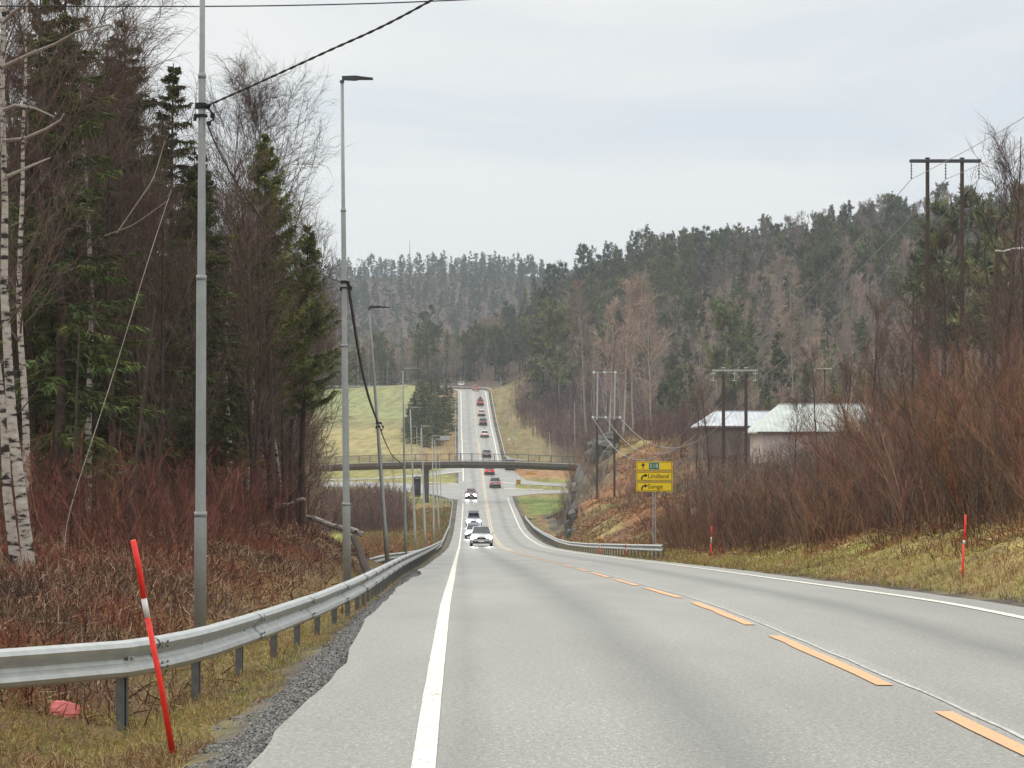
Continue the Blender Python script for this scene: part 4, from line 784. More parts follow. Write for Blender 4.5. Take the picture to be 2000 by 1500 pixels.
oncar('car', 950.5, 897, 441, (.16, .14, .14), 'grey car seen through the footbridge railing', 'hatch')
oncar('car', 946.5, 857, 486, (.72, .72, .68), 'white car driving up the far hill', 'wagon')
oncar('car', 943.5, 831, 522, (.05, .045, .045), 'dark car on the far hill above the white one', 'suv')
oncar('car', 940.5, 813, 549, (.68, .55, .48), 'pale beige car on the far hill between a dark and a red one', 'wagon')
rc_ = oncar('car', 938, 791, 581, (.40, .02, .05), 'crimson car with a load on its roof high on the far road', 'suv')
g = Geo(); g.tri([(-.5, -.6, 1.68), (.5, -.6, 1.68), (0, -.6, 2.15), (-.5, .8, 1.68), (.5, .8, 1.68), (0, .8, 2.15)], [[0, 1, 2], [3, 5, 4], [0, 2, 5], [0, 5, 3], [1, 4, 5], [1, 5, 2], [0, 3, 4], [0, 4, 1]]); g.build('roof_load', M['ink'], rc_)
oncar('car', 929, 758, 628, (.45, .18, .14), 'reddish car at the right side of the crest', 'wagon')
oncar('car', 901, 752, 646, (.55, .45, .42), 'pale car coming round the bend on the crest', 'wagon', False, lights=False)
# ------------------------------------------------------------------ vegetation builders
def GH(px, py, d0=12, d1=900):
    "where the view ray through a picture point meets the ground"
    d = np.linspace(d0, d1, 6000); z = CZ+(HY-py)*d/F; h = H((px-CX)*d/F, d); k = np.argmax(h >= z); return float(d[k])
def unit(v): return v/(np.linalg.norm(v, axis=-1, keepdims=True)+1e-9)
def grow(p0, d0, L, n, rng, up=0.0, wob=.15, upend=None):
    "N branches as polylines (N,n+1,3)"
    N = len(p0); pts = np.zeros((N, n+1, 3)); pts[:, 0] = p0; d = unit(np.asarray(d0, float)); st = (np.asarray(L)/n)[:, None]
    for i in range(n):
        u = up if upend is None else up+(upend-up)*i/max(1, n-1)
        pts[:, i+1] = pts[:, i]+d*st; d = unit(d+rng.normal(0, wob, (N, 3))+np.array([0, 0, u]))
    return pts
def tubes(g, pts, r0, r1, n=3, mi=0, col=None):
    N, K, _ = pts.shape; t = unit(np.gradient(pts, axis=1)); a = np.cross(t, np.array([.31, .77, .2])); a = unit(a); b = np.cross(t, a)
    r = np.asarray(r0)[:, None]+(np.asarray(r1)-np.asarray(r0))[:, None]*np.linspace(0, 1, K)[None, :]; th = np.arange(n)*2*math.pi/n
    v = pts[:, :, None, :]+r[:, :, None, None]*(np.cos(th)[None, None, :, None]*a[:, :, None, :]+np.sin(th)[None, None, :, None]*b[:, :, None, :])
    base = (np.arange(N)*K*n)[:, None, None]+(np.arange(K-1)*n)[None, :, None]; j = np.arange(n)[None, None, :]; k = (j+1) % n
    f = np.stack([base+j, base+k, base+n+k, base+n+j], -1).reshape(-1, 4)
    g.quad(v.reshape(-1, 3), f, mi, None if col is None else np.repeat(col, K*n, axis=0))
def blades(g, p0, p1, w, mi=0, col=None, rng=RNG):
    "one tapered sliver per twig or needle spray"
    N = len(p0); t = unit(p1-p0); a = unit(np.cross(t, unit(rng.normal(size=(N, 3)))))*np.asarray(w).reshape(-1, 1)*.5
    v = np.stack([p0-a, p0+a, p1], 1).reshape(-1, 3); g.tri(v, np.arange(3*N).reshape(-1, 3), mi, None if col is None else np.repeat(col, 3, axis=0))
def ribs(g, pts, w, mi=0, col=None, rng=RNG):
    "thin flat twigs along polylines"
    N, K, _ = pts.shape; t = unit(pts[:, -1]-pts[:, 0]); a = unit(np.cross(t, unit(rng.normal(size=(N, 3)))))[:, None, :]*np.asarray(w).reshape(-1, 1, 1)*.5*np.linspace(1, .25, K)[None, :, None]
    v = np.stack([pts-a, pts+a], 2).reshape(-1, 3); b = (np.arange(N)*K*2)[:, None]+(np.arange(K-1)*2)[None, :]
    g.quad(v, np.stack([b, b+1, b+3, b+2], -1).reshape(-1, 4), mi, None if col is None else np.repeat(col, K*2, axis=0))
def pick(pts, rng, per, f0, f1):
    "start points and parent directions along polylines"
    N, K, _ = pts.shape; idx = np.repeat(np.arange(N), per); f = rng.uniform(f0, f1, len(idx))*(K-1); k = np.minimum(f.astype(int), K-2); fr = (f-k)[:, None]
    return pts[idx, k]*(1-fr)+pts[idx, k+1]*fr, unit(pts[idx, k+1]-pts[idx, k]), idx, f/(K-1)
def side(d, rng, ang):
    r = unit(np.cross(d, unit(rng.normal(size=d.shape)))); ang = np.asarray(ang).reshape(-1, 1); return unit(d*np.cos(ang)+r*np.sin(ang))
def shade(rng, n, lo=.65, hi=1.35, tint=.08):
    v = rng.uniform(lo, hi, n)[:, None]*(1+rng.normal(0, tint, (n, 3))); return np.clip(v, .2, 2.0)
def bare_tree(seed, h, r, n1=34, n2=9, n3=10, droop=-.25, tw=.010, spread=.26, base=.3, lean=.02, ang=.75, upc=.22, trunk_pts=None, twm=1, fan=False):
    rng = np.random.default_rng(seed); gt, gc = Geo(), Geo()
    if trunk_pts is None: T = grow(np.zeros((1, 3)), np.array([[rng.normal(0, lean), rng.normal(0, lean), 1]]), [h], 12, rng, .05, .035)
    else: T = np.array([trunk_pts], float)
    tubes(gt, T, [r], [r*.12], 9)
    s, d, idx, f = pick(T, rng, n1, base, .98); prof = np.sin(np.clip((f-base)/(1-base), 0, 1)**.75*math.pi*.86+.35); L = h*spread*(.35+.75*prof)*rng.uniform(.7, 1.25, n1)
    if fan: L *= 1.25
    B = grow(s, side(d, rng, rng.uniform(ang*.7, ang*1.2, n1)), L, 6, rng, upc, .10, droop*.15)
    br = np.clip(r*.30*(1-f)+.006, .006, .03 if trunk_pts is None else .013); cb = shade(rng, n1, .75, 1.2, .04); tubes(gc, B, br, br*.25, 4, 0, cb)
    s2, d2, i2, f2 = pick(B, rng, n2, .15, 1.0); N2 = len(s2); C = grow(s2, side(d2, rng, rng.uniform(.35, .8, N2)), L[i2]*rng.uniform(.25, .5, N2)*(1.15-.5*f2), 4, rng, .08, .14, droop*.5)
    cc = shade(rng, N2, .75, 1.3, .05); ribs(gc, C, np.full(N2, tw*1.8), 0, cc, rng)
    s3, d3, i3, f3 = pick(C, rng, n3, .1, 1.0); N3 = len(s3); E = grow(s3, side(d3, rng, rng.uniform(.25, .8, N3)), rng.uniform(.25, .75, N3)*h*.065, 3, rng, droop*.6, .16, droop)
    ribs(gc, E, np.full(N3, tw), 0, shade(rng, N3, .7, 1.4, .06)*cc[i3], rng)
    return gt, gc
def spruce_tree(seed, h, r, nb=150, ns=46, w=.05, ln=.34, wid=.20, base=.08, droop=-.25, dead=.0):
    rng = np.random.default_rng(seed); gt, gc = Geo(), Geo(); T = grow(np.zeros((1, 3)), np.array([[0, 0, 1.]]), [h], 8, rng, .1, .012); tubes(gt, T, [r], [.015], 8)
    f = np.sort(rng.uniform(base, .995, nb)); s = np.stack([np.interp(f, np.linspace(0, 1, 9), T[0, :, k]) for k in range(3)], -1); az = rng.uniform(0, 2*math.pi, nb)
    L = h*wid*(1-f)**.85*rng.uniform(.75, 1.2, nb)*np.where(f < base+.1, .7, 1)+.12; dz = -.25+.75*f; d = np.stack([np.cos(az), np.sin(az), dz], -1)
    B = grow(s, d, L, 6, rng, droop*.35, .05, .22); tubes(gc, B, np.full(nb, .018)+.01*(1-f), np.full(nb, .005), 3, 1)
    per = ns; s2, d2, i2, f2 = pick(B, rng, per, .12, 1.0); N = len(s2); sd = side(d2, rng, rng.uniform(.5, 1.15, N)); sd[:, 2] = sd[:, 2]*.4-rng.uniform(0, .5, N); sd = unit(sd)
    l = ln*rng.uniform(.5, 1.25, N)*(1.15-.5*f2)*np.minimum(1, L[i2]/1.2+.25)
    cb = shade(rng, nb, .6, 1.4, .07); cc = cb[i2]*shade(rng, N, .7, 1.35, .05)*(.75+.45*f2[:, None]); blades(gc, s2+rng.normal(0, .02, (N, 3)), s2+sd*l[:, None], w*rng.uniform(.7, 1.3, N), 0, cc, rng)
    s4 = s2[::2]; l4 = l[::2]; e = s4+sd[::2]*l4[:, None]*.5; blades(gc, e, e+unit(rng.normal(0, .3, (len(e), 3))+[0, 0, -.9])*l4[:, None]*.6, w, 0, cc[::2]*.85, rng)
    return gt, gc
def pine_tree(seed, h, r, n1=42, n2=7, nt=26, w=.035, ln=.24, base=.4, spread=.2, curve=.25, asym=0.0):
    rng = np.random.default_rng(seed); gt, gc = Geo(), Geo(); T = grow(np.zeros((1, 3)), np.array([[rng.normal(0, .02), rng.normal(0, .02), 1]]), [h], 10, rng, .08, .03); tubes(gt, T, [r], [r*.15], 9)
    s, d, idx, f = pick(T, rng, n1, base, .99); pr = np.clip((f-base)/(1-base), 0, 1); L = h*spread*(1.05-.62*pr**1.4)*np.minimum(1, .45+pr*2.2)*rng.uniform(.65, 1.25, n1); az = rng.uniform(0, 2*math.pi, n1)
    L *= 1+asym*np.cos(az); D = np.stack([np.cos(az), np.sin(az), rng.uniform(.0, .55, n1)+.4*pr], -1); B = grow(s, D, L, 6, rng, .02, .12, curve); tubes(gc, B, np.maximum(r*.22*(1-f), .012), np.full(n1, .008), 4, 1)
    s2, d2, i2, f2 = pick(B, rng, n2, .25, 1.0); N2 = len(s2); C = grow(s2, side(d2, rng, rng.uniform(.4, .9, N2)), L[i2]*rng.uniform(.18, .4, N2), 3, rng, .2, .12); ribs(gc, C, np.full(N2, .02), 1, None, rng)
    cb = shade(rng, n1, .65, 1.35, .06)
    s3, d3, i3, f3 = pick(C, rng, nt, .25, 1.0); N = len(s3); dd = unit(d3*.7+rng.normal(0, .55, (N, 3))+[0, 0, .25]); cc = cb[i2[i3]]*shade(rng, N, .65, 1.4, .05)
    blades(gc, s3, s3+dd*(ln*rng.uniform(.6, 1.3, N))[:, None], w*rng.uniform(.7, 1.4, N), 0, cc, rng); return gt, gc
def shrub(seed, h, ns=16, n2=12, n3=7, rad=.9, tw=.008, tilt=.25, sw=.014, bent=.06):
    rng = np.random.default_rng(seed); gc = Geo(); az = rng.uniform(0, 2*math.pi, ns); rr = rad*np.sqrt(rng.uniform(0, 1, ns)); s = np.stack([np.cos(az)*rr, np.sin(az)*rr, np.full(ns, -.15)], -1)
    d = np.stack([np.cos(az)*tilt*rng.uniform(.2, 1.4, ns), np.sin(az)*tilt*rng.uniform(.2, 1.4, ns), np.ones(ns)], -1)+rng.normal(0, .08, (ns, 3)); L = h*rng.uniform(.55, 1.05, ns)
    B = grow(s, d, L, 6, rng, .02, bent); cb = shade(rng, ns, .4, 1.6, .09); tubes(gc, B, sw*rng.uniform(.7, 1.4, ns), np.full(ns, .004), 3, 0, cb)
    s2, d2, i2, f2 = pick(B, rng, n2, .15, 1.0); N = len(s2); C = grow(s2, side(d2, rng, rng.uniform(.25, .7, N)), L[i2]*rng.uniform(.12, .34, N)*(1.2-.5*f2), 4, rng, .10, .08); c2 = cb[i2]*shade(rng, N, .75, 1.3, .05); ribs(gc, C, np.full(N, tw*1.5), 0, c2, rng)
    s3, d3, i3, f3 = pick(C, rng, n3, .1, 1.0); N3 = len(s3); E = grow(s3, side(d3, rng, rng.uniform(.2, .7, N3)), L[i2[i3]]*rng.uniform(.04, .12, N3), 2, rng, .08, .1); ribs(gc, E, np.full(N3, tw), 0, c2[i3]*shade(rng, N3, .8, 1.35, .05), rng)
    return gc
def tmesh(name, gs, mats): return [g.mesh(bpy.data.meshes.new(nm), m) for (nm, g), m in zip(gs, mats)]
def near_tmpl(gt, gc, mt, mc): return [('trunk', gt.mesh(bpy.data.meshes.new('trunk'), mt, True)), ('crown', gc.mesh(bpy.data.meshes.new('crown'), mc))]
def merged(gt, gc, mt, mc):
    g = Geo(); off = len(mt) if isinstance(mt, list) else 1
    for a, sh in ((gt, 0), (gc, 1)):
        for v, f, m, c in zip(a.v, a.f, a.m, a.c): 
            g.tri(v, f-f.min()+0 if False else f, 0, c)
            g.f[-1] = f+(0 if sh == 0 else gt.n); g.m[-1] = m+sh
    g.n = gt.n+gc.n; return g.mesh(bpy.data.meshes.new('tree'), [mt]+(mc if isinstance(mc, list) else [mc]))
def plant(name, tm, x, y, sc, rz, label, cat, group=None, z=None, tilt=(0, 0), sz=1.0, dz=-.15):
    z = Hs(x, y)+dz if z is None else z
    if isinstance(tm, list):
        t = empty(name, (x, y, z), rz, label, cat, group); t.rotation_euler = (tilt[0], tilt[1], rz)
        for nm, me in tm: o = bpy.data.objects.new(nm, me); link(o, t)
    else:
        t = bpy.data.objects.new(name, tm); link(t); t.location = (x, y, z); t.rotation_euler = (tilt[0], tilt[1], rz); tag(t, label, cat, group)
    t.scale = (sc, sc, sc*sz); return t
# ---- near templates (heights in metres, used at scale about 1)
TB = [near_tmpl(*bare_tree(100+i, 14, .095, 40, 10, 11, droop=-.5, tw=.011), M['birch'], M['twig']) for i in range(2)]
TA = [near_tmpl(*bare_tree(110+i, 12, .11, 38, 9, 9, droop=.08, tw=.011, spread=.24, base=.2, ang=.6), M['bark'], M['twig']) for i in range(3)]
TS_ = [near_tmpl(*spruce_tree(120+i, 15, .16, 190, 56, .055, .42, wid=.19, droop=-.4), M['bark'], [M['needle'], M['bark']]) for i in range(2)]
TP = [near_tmpl(*pine_tree(130, 14, .17, 85, 10, 50, .045, .30, base=.22, spread=.17), M['bark'], [M['needle'], M['bark']])]
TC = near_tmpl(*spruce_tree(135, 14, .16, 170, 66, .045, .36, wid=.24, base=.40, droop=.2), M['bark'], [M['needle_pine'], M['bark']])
gb_fan = near_tmpl(*bare_tree(140, 17.5, .14, 60, 12, 14, droop=-.30, tw=.010, spread=.34, base=.30, ang=.62, upc=.24), M['birch'], M['twig'])
M['shrub2'] = mat('grey_brown_shrub', (.135, .102, .074), .8, .2, attr=True, rand=.25); M['shrub3'] = mat('orange_brown_shrub', (.20, .10, .055), .8, .2, attr=True, rand=.2)
SH = [shrub(150+i, 4.6, 14, 13, 8, sw=.021, bent=.12, tilt=.5).mesh(bpy.data.meshes.new('shrub'), M[('shrub', 'shrub2', 'shrub3', 'shrub2', 'shrub')[i]]) for i in range(5)]
# ------------------------------------------------------------------ left forest, the trees that stand out
def atp(px, d): return X(px, d)
def tree_px(name, tm, px, d, ytop, hh, label, cat='tree', group=None, rz=None, **kw):
    x = X(px, d); z = Hs(x, d)-.15; top = CZ+(HY-ytop)*d/F; sc = (top-z)/hh; return plant(name, tm, x, d, sc, random.uniform(0, 6.28) if rz is None else rz, label, cat, group, z=z, **kw)
# the big twin birch at the left edge: trunk paths follow the photograph
db = 36.0; bz = P(58, 1140, db); tb = empty('birch_tree', bz, 0, 'large white twin-stemmed birch at the far left edge of the picture', 'tree')
def path(pts, d): return [tuple(P(a, b, d+c)-bz) for a, b, c in pts]
for i, (pp, rr0) in enumerate((([(62, 1145, 0), (52, 1060, 0), (40, 960, 0), (24, 830, .1), (16, 700, .1), (8, 560, .2), (10, 400, .2), (4, 200, .3), (8, 0, .4), (14, -200, .4), (20, -420, .5)], .115), ([(40, 1150, .3), (28, 1080, .3), (14, 960, .4), (8, 820, .5), (-14, 640, .8), (-20, 450, 1), (-40, 200, 1.2), (-60, -200, 1.5)], .105))):
    gt, gc = bare_tree(200+i, 13, rr0, 14, 8, 12, droop=-.5, tw=.006, base=.42, trunk_pts=path(pp, db), spread=.24, ang=.95); gt.build('trunk', M['birch'], tb, True); gc.build('crown', M['twig'], tb)
g = Geo()
for pp in ([(8, 130, 0), (60, 105, -.3), (110, 85, -.6), (150, 62, -.9), (215, 48, -1.2)], [(8, 275, 0), (50, 270, -.2), (90, 252, -.4), (118, 235, -.5), (125, 222, -.6)], [(12, 345, 0), (40, 333, .2), (70, 320, .4), (98, 308, .6)], [(8, 215, .2), (30, 205, 0), (70, 212, -.2), (105, 228, -.3)], [(6, 45, .2), (22, 28, 0), (50, 5, -.2), (70, -15, -.4)]):
    g.tube(path(pp, db), np.linspace(.035, .012, len(pp)), 6)
g.build('branch', M['pale'], tb)
G1 = 'trees of the left roadside forest'
tree_px('birch_tree', TB[0], 175, 58, -60, 14, 'slender patchy birch between the twin birch and the nearest lamp post', rz=.5)
tree_px('birch_tree', TB[1], 46, 50, -160, 14, 'birch trunk half hidden right behind the large twin birch')
tree_px('birch_tree', TB[1], 445, 82, 180, 14, 'thin pale birch just right of the nearest lamp post', rz=1.7)
plant('birch_tree', gb_fan, X(525, 84), 84, .90, .3, 'tall bare birch with a wide fan of twigs against the sky behind the pine', 'tree')
plant('bare_tree', TA[0], X(470, 88), 88, 1.12, 2.2, 'bare dark tree whose stems fan out left of the tall birch', 'tree')
tree_px('pine_tree', TC, 530, 76, 262, 14, 'green pine with a dark trunk between the two front lamp posts', rz=2.0)
tree_px('pine_tree', TC, 590, 82, 440, 14, 'shorter bushy pine reaching towards the second lamp post', rz=4.2)
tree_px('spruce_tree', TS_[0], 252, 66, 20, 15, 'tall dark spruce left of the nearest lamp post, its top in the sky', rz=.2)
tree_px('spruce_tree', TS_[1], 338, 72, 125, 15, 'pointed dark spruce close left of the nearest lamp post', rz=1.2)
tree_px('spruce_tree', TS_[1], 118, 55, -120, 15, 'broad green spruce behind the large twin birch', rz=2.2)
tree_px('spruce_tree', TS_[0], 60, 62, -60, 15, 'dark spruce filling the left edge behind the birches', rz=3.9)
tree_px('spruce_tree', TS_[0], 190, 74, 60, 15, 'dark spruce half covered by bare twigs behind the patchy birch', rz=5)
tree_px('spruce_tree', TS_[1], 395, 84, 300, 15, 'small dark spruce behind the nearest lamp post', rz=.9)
# leaning thin stems
for (pp, d, r_, m, lb) in (([(130, 1010, 0), (180, 860, 0), (235, 690, .3), (285, 520, .5), (335, 370, .8)], 44, .014, 'pale', 'thin pale stem leaning right across the dark forest'), ([(254, 1010, 0), (268, 880, 0), (285, 740, .2), (303, 600, .4)], 50, .055, 'bark', 'dark crooked trunk left of the nearest lamp post'), ([(143, 960, 0), (148, 850, 0), (150, 760, 0), (155, 640, 0)], 48, .045, 'bark', 'dark thin trunk among brown stems right of the twin birch'), ([(228, 455, 0), (262, 405, 0), (300, 350, 0), (322, 275, 0)], 55, .02, 'pale', 'pale bare branch stem crossing the dark spruces'), ([(205, 460, 0), (260, 440, 0), (330, 390, 0)], 54, .018, 'pale', 'long pale branch reaching right in front of the spruces'), ([(280, 800, 0), (268, 770, 0), (296, 560, 0), (300, 480, 0)], 70, .04, 'pale', 'greyish slim trunk in the forest behind the guardrail')):
    pts = [P(a, b, d+c) for a, b, c in pp]; z0 = Hs(pts[0].x, pts[0].y); 
    if pts[0].z > z0+.3: pts = [Vector((pts[0].x-.05, pts[0].y, z0))]+pts if pp[0][1] > 700 else pts
    ct = [np.array(p) for p in pts]; tt_ = np.linspace(0, len(ct)-1, 22); qn = np.array([np.interp(tt_, np.arange(len(ct)), [q[k] for q in ct]) for k in range(3)]).T; qn = np.vstack([qn[:1], np.array([(qn[max(i-2, 0)]+qn[max(i-1, 0)]+qn[i]+qn[min(i+1, 21)]+qn[min(i+2, 21)])/5 for i in range(1, 21)]), qn[-1:]]); g = Geo(); g.tube(qn, np.linspace(r_*(.75 if m == 'pale' else 1), r_*.4, 22), 7); tag(g.build('leaning_tree', M[m]), lb, 'tree')
def scatter(n, xr, yr, md, rng, ok=None, tries=40):
    out = np.zeros((n, 2)); k = 0
    for _ in range(n*tries):
        if k >= n: break
        y = rng.uniform(*yr); lo, hi = xr(y)
        if hi <= lo: continue
        x = rng.uniform(lo, hi)
        if k and ((out[:k, 0]-x)**2+(out[:k, 1]-y)**2).min() < md*md: continue
        if ok and not ok(x, y): continue
        out[k] = x, y; k += 1
    return [tuple(q) for q in out[:k]]
rg = np.random.default_rng(5)
def lzone(px, y): return ('beside the twin birch at the left edge' if px < 130 else 'between the twin birch and the nearest lamp post' if px < 385 else 'between the two front lamp posts' if px < 540 else 'at the forest edge next to the second lamp post')+(', front rows' if y < 80 else ', deeper in' if y < 110 else ', far back')
def rzone(px): return 'near the yellow sign' if px < 1380 else 'in front of the pale roofs' if px < 1640 else 'left of the near pylon' if px < 1800 else 'below the near pylon' if px < 1900 else 'at the right edge'
left_edge = lambda y: (X(-60, y), X(600, y))
k_ = 0
for x, y in scatter(120, left_edge, (56, 150), 1.6, rg, lambda x, y: x-XR(y) < -8.5-.03*max(0, y-60)):
    px = 1000+x*F/y; q = rg.random(); edge = smooth(330, 640, px)
    if q < .34 and px < 430: tm, hh, nm, lb = TS_[rg.integers(2)], 15, 'spruce_tree', 'dark spruce '+lzone(px, y)
    elif q < .43: tm, hh, nm, lb = TB[rg.integers(2)], 14, 'birch_tree', 'pale-stemmed birch '+lzone(px, y)
    else: tm, hh, nm, lb = TA[rg.integers(3)], 12, 'bare_tree', 'dark leafless tree '+lzone(px, y)
    yt = {True: -40, False: 60}[px < 200]+max(0, px-200)*.95+rg.uniform(0, 260); top = CZ+(HY-yt)*y/F; z = Hs(x, y)-.15; sc = np.clip((top-z)/hh, .35, 1.25)
    plant(nm, tm, x, y, sc, rg.uniform(0, 6.28), lb, 'tree', {'spruce_tree': 'spruces of the left roadside forest', 'birch_tree': 'birches of the left roadside forest', 'bare_tree': 'leafless trees of the left roadside forest'}[nm], z=z, tilt=(rg.normal(0, .03), rg.normal(0, .03)))
# ------------------------------------------------------------------ stuff masses: joined meshes
def stamp(G_, me_arr, pts, scs, rots, tints=None):
    v0, f0, m0, c0 = me_arr
    for i, (p, s, r) in enumerate(zip(pts, scs, rots)):
        c, sn = math.cos(r), math.sin(r); v = v0*s; v = np.stack([v[:, 0]*c-v[:, 1]*sn, v[:, 0]*sn+v[:, 1]*c, v[:, 2]], -1)+p; k = 1 if tints is None else tints[i]
        G_.v.append(v); G_.f.append(f0+G_.n); G_.m.append(m0); G_.c.append(c0*k); G_.n += len(v)
def arr(g): return np.vstack(g.v), np.vstack(g.f), np.concatenate(g.m), np.vstack(g.c)
# undergrowth on the left bank: thin red-brown stems
us = [arr(shrub(170+i, 2.6, 12, 7, 5, rad=.8, tw=.008, sw=.008, tilt=.5, bent=.12)) for i in range(3)]
def mass(name, label_kind, pts, arrs, s0, s1, m, rng, zoff=-.05, tint=(.75, 1.3)):
    G_ = Geo(); P3 = np.array([(x, y, 0) for x, y in pts], float); P3[:, 2] = H(P3[:, 0], P3[:, 1])+zoff; w_ = rng.integers(len(arrs), size=len(P3))
    for k in range(len(arrs)):
        q = w_ == k; n = q.sum(); stamp(G_, arrs[k], P3[q], rng.uniform(s0, s1, n), rng.uniform(0, 6.28, n), rng.uniform(*tint, n))
    return tag(G_.build(name, m), kind='stuff')
M['under'] = mat('undergrowth_stems', (.145, .062, .044), .85, .15, attr=True)
pts = scatter(330, left_edge, (44, 105), .9, rg, lambda x, y: x-XR(y) < -9.2-.02*max(0, y-60)); mass('undergrowth', '', pts, us, .55, 1.2, M['under'], rg)
# ------------------------------------------------------------------ right thicket
G2 = 'shrubs of the thicket on the right bank'; 
def rlow(y): return float(np.interp(y, [38, 50, 60, 75, 95, 120, 150, 175], [7.9, 8.1, 7.8, 7.2, 6.8, 7.4, 12.5, 18.5]))
pts = scatter(235, lambda y: (float(XR(y))+rlow(y), X(2110, y)), (40, 165), 1.15, rg); pts.sort(key=lambda p: p[1])
for i, (x, y) in enumerate(pts):
    px = 1000+x*F/y; yt = np.interp(px, [1290, 1330, 1400, 1500, 1600, 1700, 1800, 2000], [990, 940, 915, 915, 860, 780, 690, 610])+rg.uniform(-20, 110); top = CZ+(HY-yt)*y/F; z = Hs(x, y); sc = float(np.clip((top-z)/4.6, .4, 1.5))
    lb = 'leafless red-brown shrub %s, %s of the thicket' % (rzone(px), 'front rows' if y < 65 else 'middle rows' if y < 95 else 'back rows')
    plant('shrub', SH[rg.integers(5)], x, y, sc, rg.uniform(0, 6.28), lb, 'shrub', G2, z=z-.1, tilt=(rg.normal(0, .05), rg.normal(0, .07)))
rs = [arr(shrub(180+i, 3.0, 13, 8, 3, rad=1.0, tw=.012, sw=.012, tilt=.45, bent=.1)) for i in range(3)]
pts = scatter(260, lambda y: (float(XR(y))+rlow(y)-.4, X(2110, y)), (42, 170), 1.0, rg); mass('brushwood', '', pts, rs, .5, 1.05, M['shrub'], rg)
# standing trees right: grey bare trees beside the near pylon, pine crowns behind
tree_px('bare_tree', TA[1], 1955, 118, 270, 12, 'tall grey bare tree right of the near pylon with its twigs above the pines', rz=.4, sz=1.0)
tree_px('bare_tree', TA[0], 1862, 100, 470, 12, 'dark forked bare tree with few branches between the pylon poles', rz=2.4)
tree_px('bare_tree', TA[2], 1790, 120, 560, 12, 'bare alder left of the near pylon poles', rz=1.4)
tree_px('bare_tree', TA[2], 1990, 90, 420, 12, 'bare tree at the right edge behind the wooden lamp post', rz=3.4)
tree_px('bare_tree', TA[1], 1640, 125, 700, 12, 'small bare tree rising in front of the hall roof', rz=1.1)
tree_px('bare_tree', TA[0], 1545, 128, 790, 12, 'slim dark tree before the hall wall', rz=.1)
tree_px('bare_tree', TA[1], 1385, 185, 745, 12, 'grey leafless tree left of the shed roof', rz=5.1)
tree_px('bare_tree', TA[2], 1440, 170, 850, 12, 'low bare tree before the small pylon', rz=5.9)
for i, (px, d, yt) in enumerate(((1700, 140, 600), (1735, 150, 640), (1765, 135, 680), (1830, 150, 620), (1925, 140, 560), (1975, 130, 600), (1600, 175, 690), (1360, 215, 770), (1420, 240, 760), (1330, 235, 790))):
    tree_px('bare_tree', TA[i % 3], px, d, yt, 12, 'leafless tree rising behind the right thicket', group='leafless trees behind the right thicket')
# ------------------------------------------------------------------ far templates
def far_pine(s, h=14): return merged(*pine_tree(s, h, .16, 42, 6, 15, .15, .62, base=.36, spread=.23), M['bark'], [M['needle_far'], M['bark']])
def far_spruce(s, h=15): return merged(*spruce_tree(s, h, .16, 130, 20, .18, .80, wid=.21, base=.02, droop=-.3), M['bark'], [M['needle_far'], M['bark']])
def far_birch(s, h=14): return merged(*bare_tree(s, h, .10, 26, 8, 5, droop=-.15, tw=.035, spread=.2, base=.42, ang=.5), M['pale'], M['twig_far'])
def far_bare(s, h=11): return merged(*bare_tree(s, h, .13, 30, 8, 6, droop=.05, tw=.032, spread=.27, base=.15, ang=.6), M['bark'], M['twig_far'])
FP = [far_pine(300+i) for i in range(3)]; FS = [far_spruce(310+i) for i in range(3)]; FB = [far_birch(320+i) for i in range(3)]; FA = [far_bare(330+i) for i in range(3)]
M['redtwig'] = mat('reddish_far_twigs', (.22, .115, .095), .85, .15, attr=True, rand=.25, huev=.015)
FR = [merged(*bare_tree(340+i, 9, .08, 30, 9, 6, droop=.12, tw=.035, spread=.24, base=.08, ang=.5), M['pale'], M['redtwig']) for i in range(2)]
KN = {'pine_tree': (FP, 14, 'green pine', 'pines'), 'spruce_tree': (FS, 15, 'dark pointed spruce', 'spruces'), 'birch_tree': (FB, 14, 'leafless pale-stemmed birch', 'birches'), 'bare_tree': (FA, 11, 'brown leafless tree', 'leafless trees')}
def hillzone(px, y):
    return ('at the skyline ' if y > 690 else 'high up ' if y > 590 else 'halfway up ' if y > 480 else 'low down ')+('on the slope behind the near pylon' if px > 1720 else 'on the slope above the white roofs' if px > 1480 else 'on the hill above the small pylon' if px > 1320 else 'on the hill behind the terminal pylon' if px > 1130 else 'right of the far road crest')
rg = np.random.default_rng(21); cnt = {}
def okhill(x, y):
    px = 1000+x*F/y; s = x-float(XR(y)); 
    if y < 640 and s < 17+max(0, 560-y)*.13: return False
    return True
ry = lambda y: (max(X(955, y), float(XR(y))+8 if y < 690 else -60), X(2080, y))
pts = scatter(1500, ry, (330, 800), 3.7, rg, lambda x, y: okhill(x, y) and not (y < 420 and x < 40) and rg.random() < .35+.65*(y/800), 60); pts.sort(key=lambda p: p[1]); rest = []
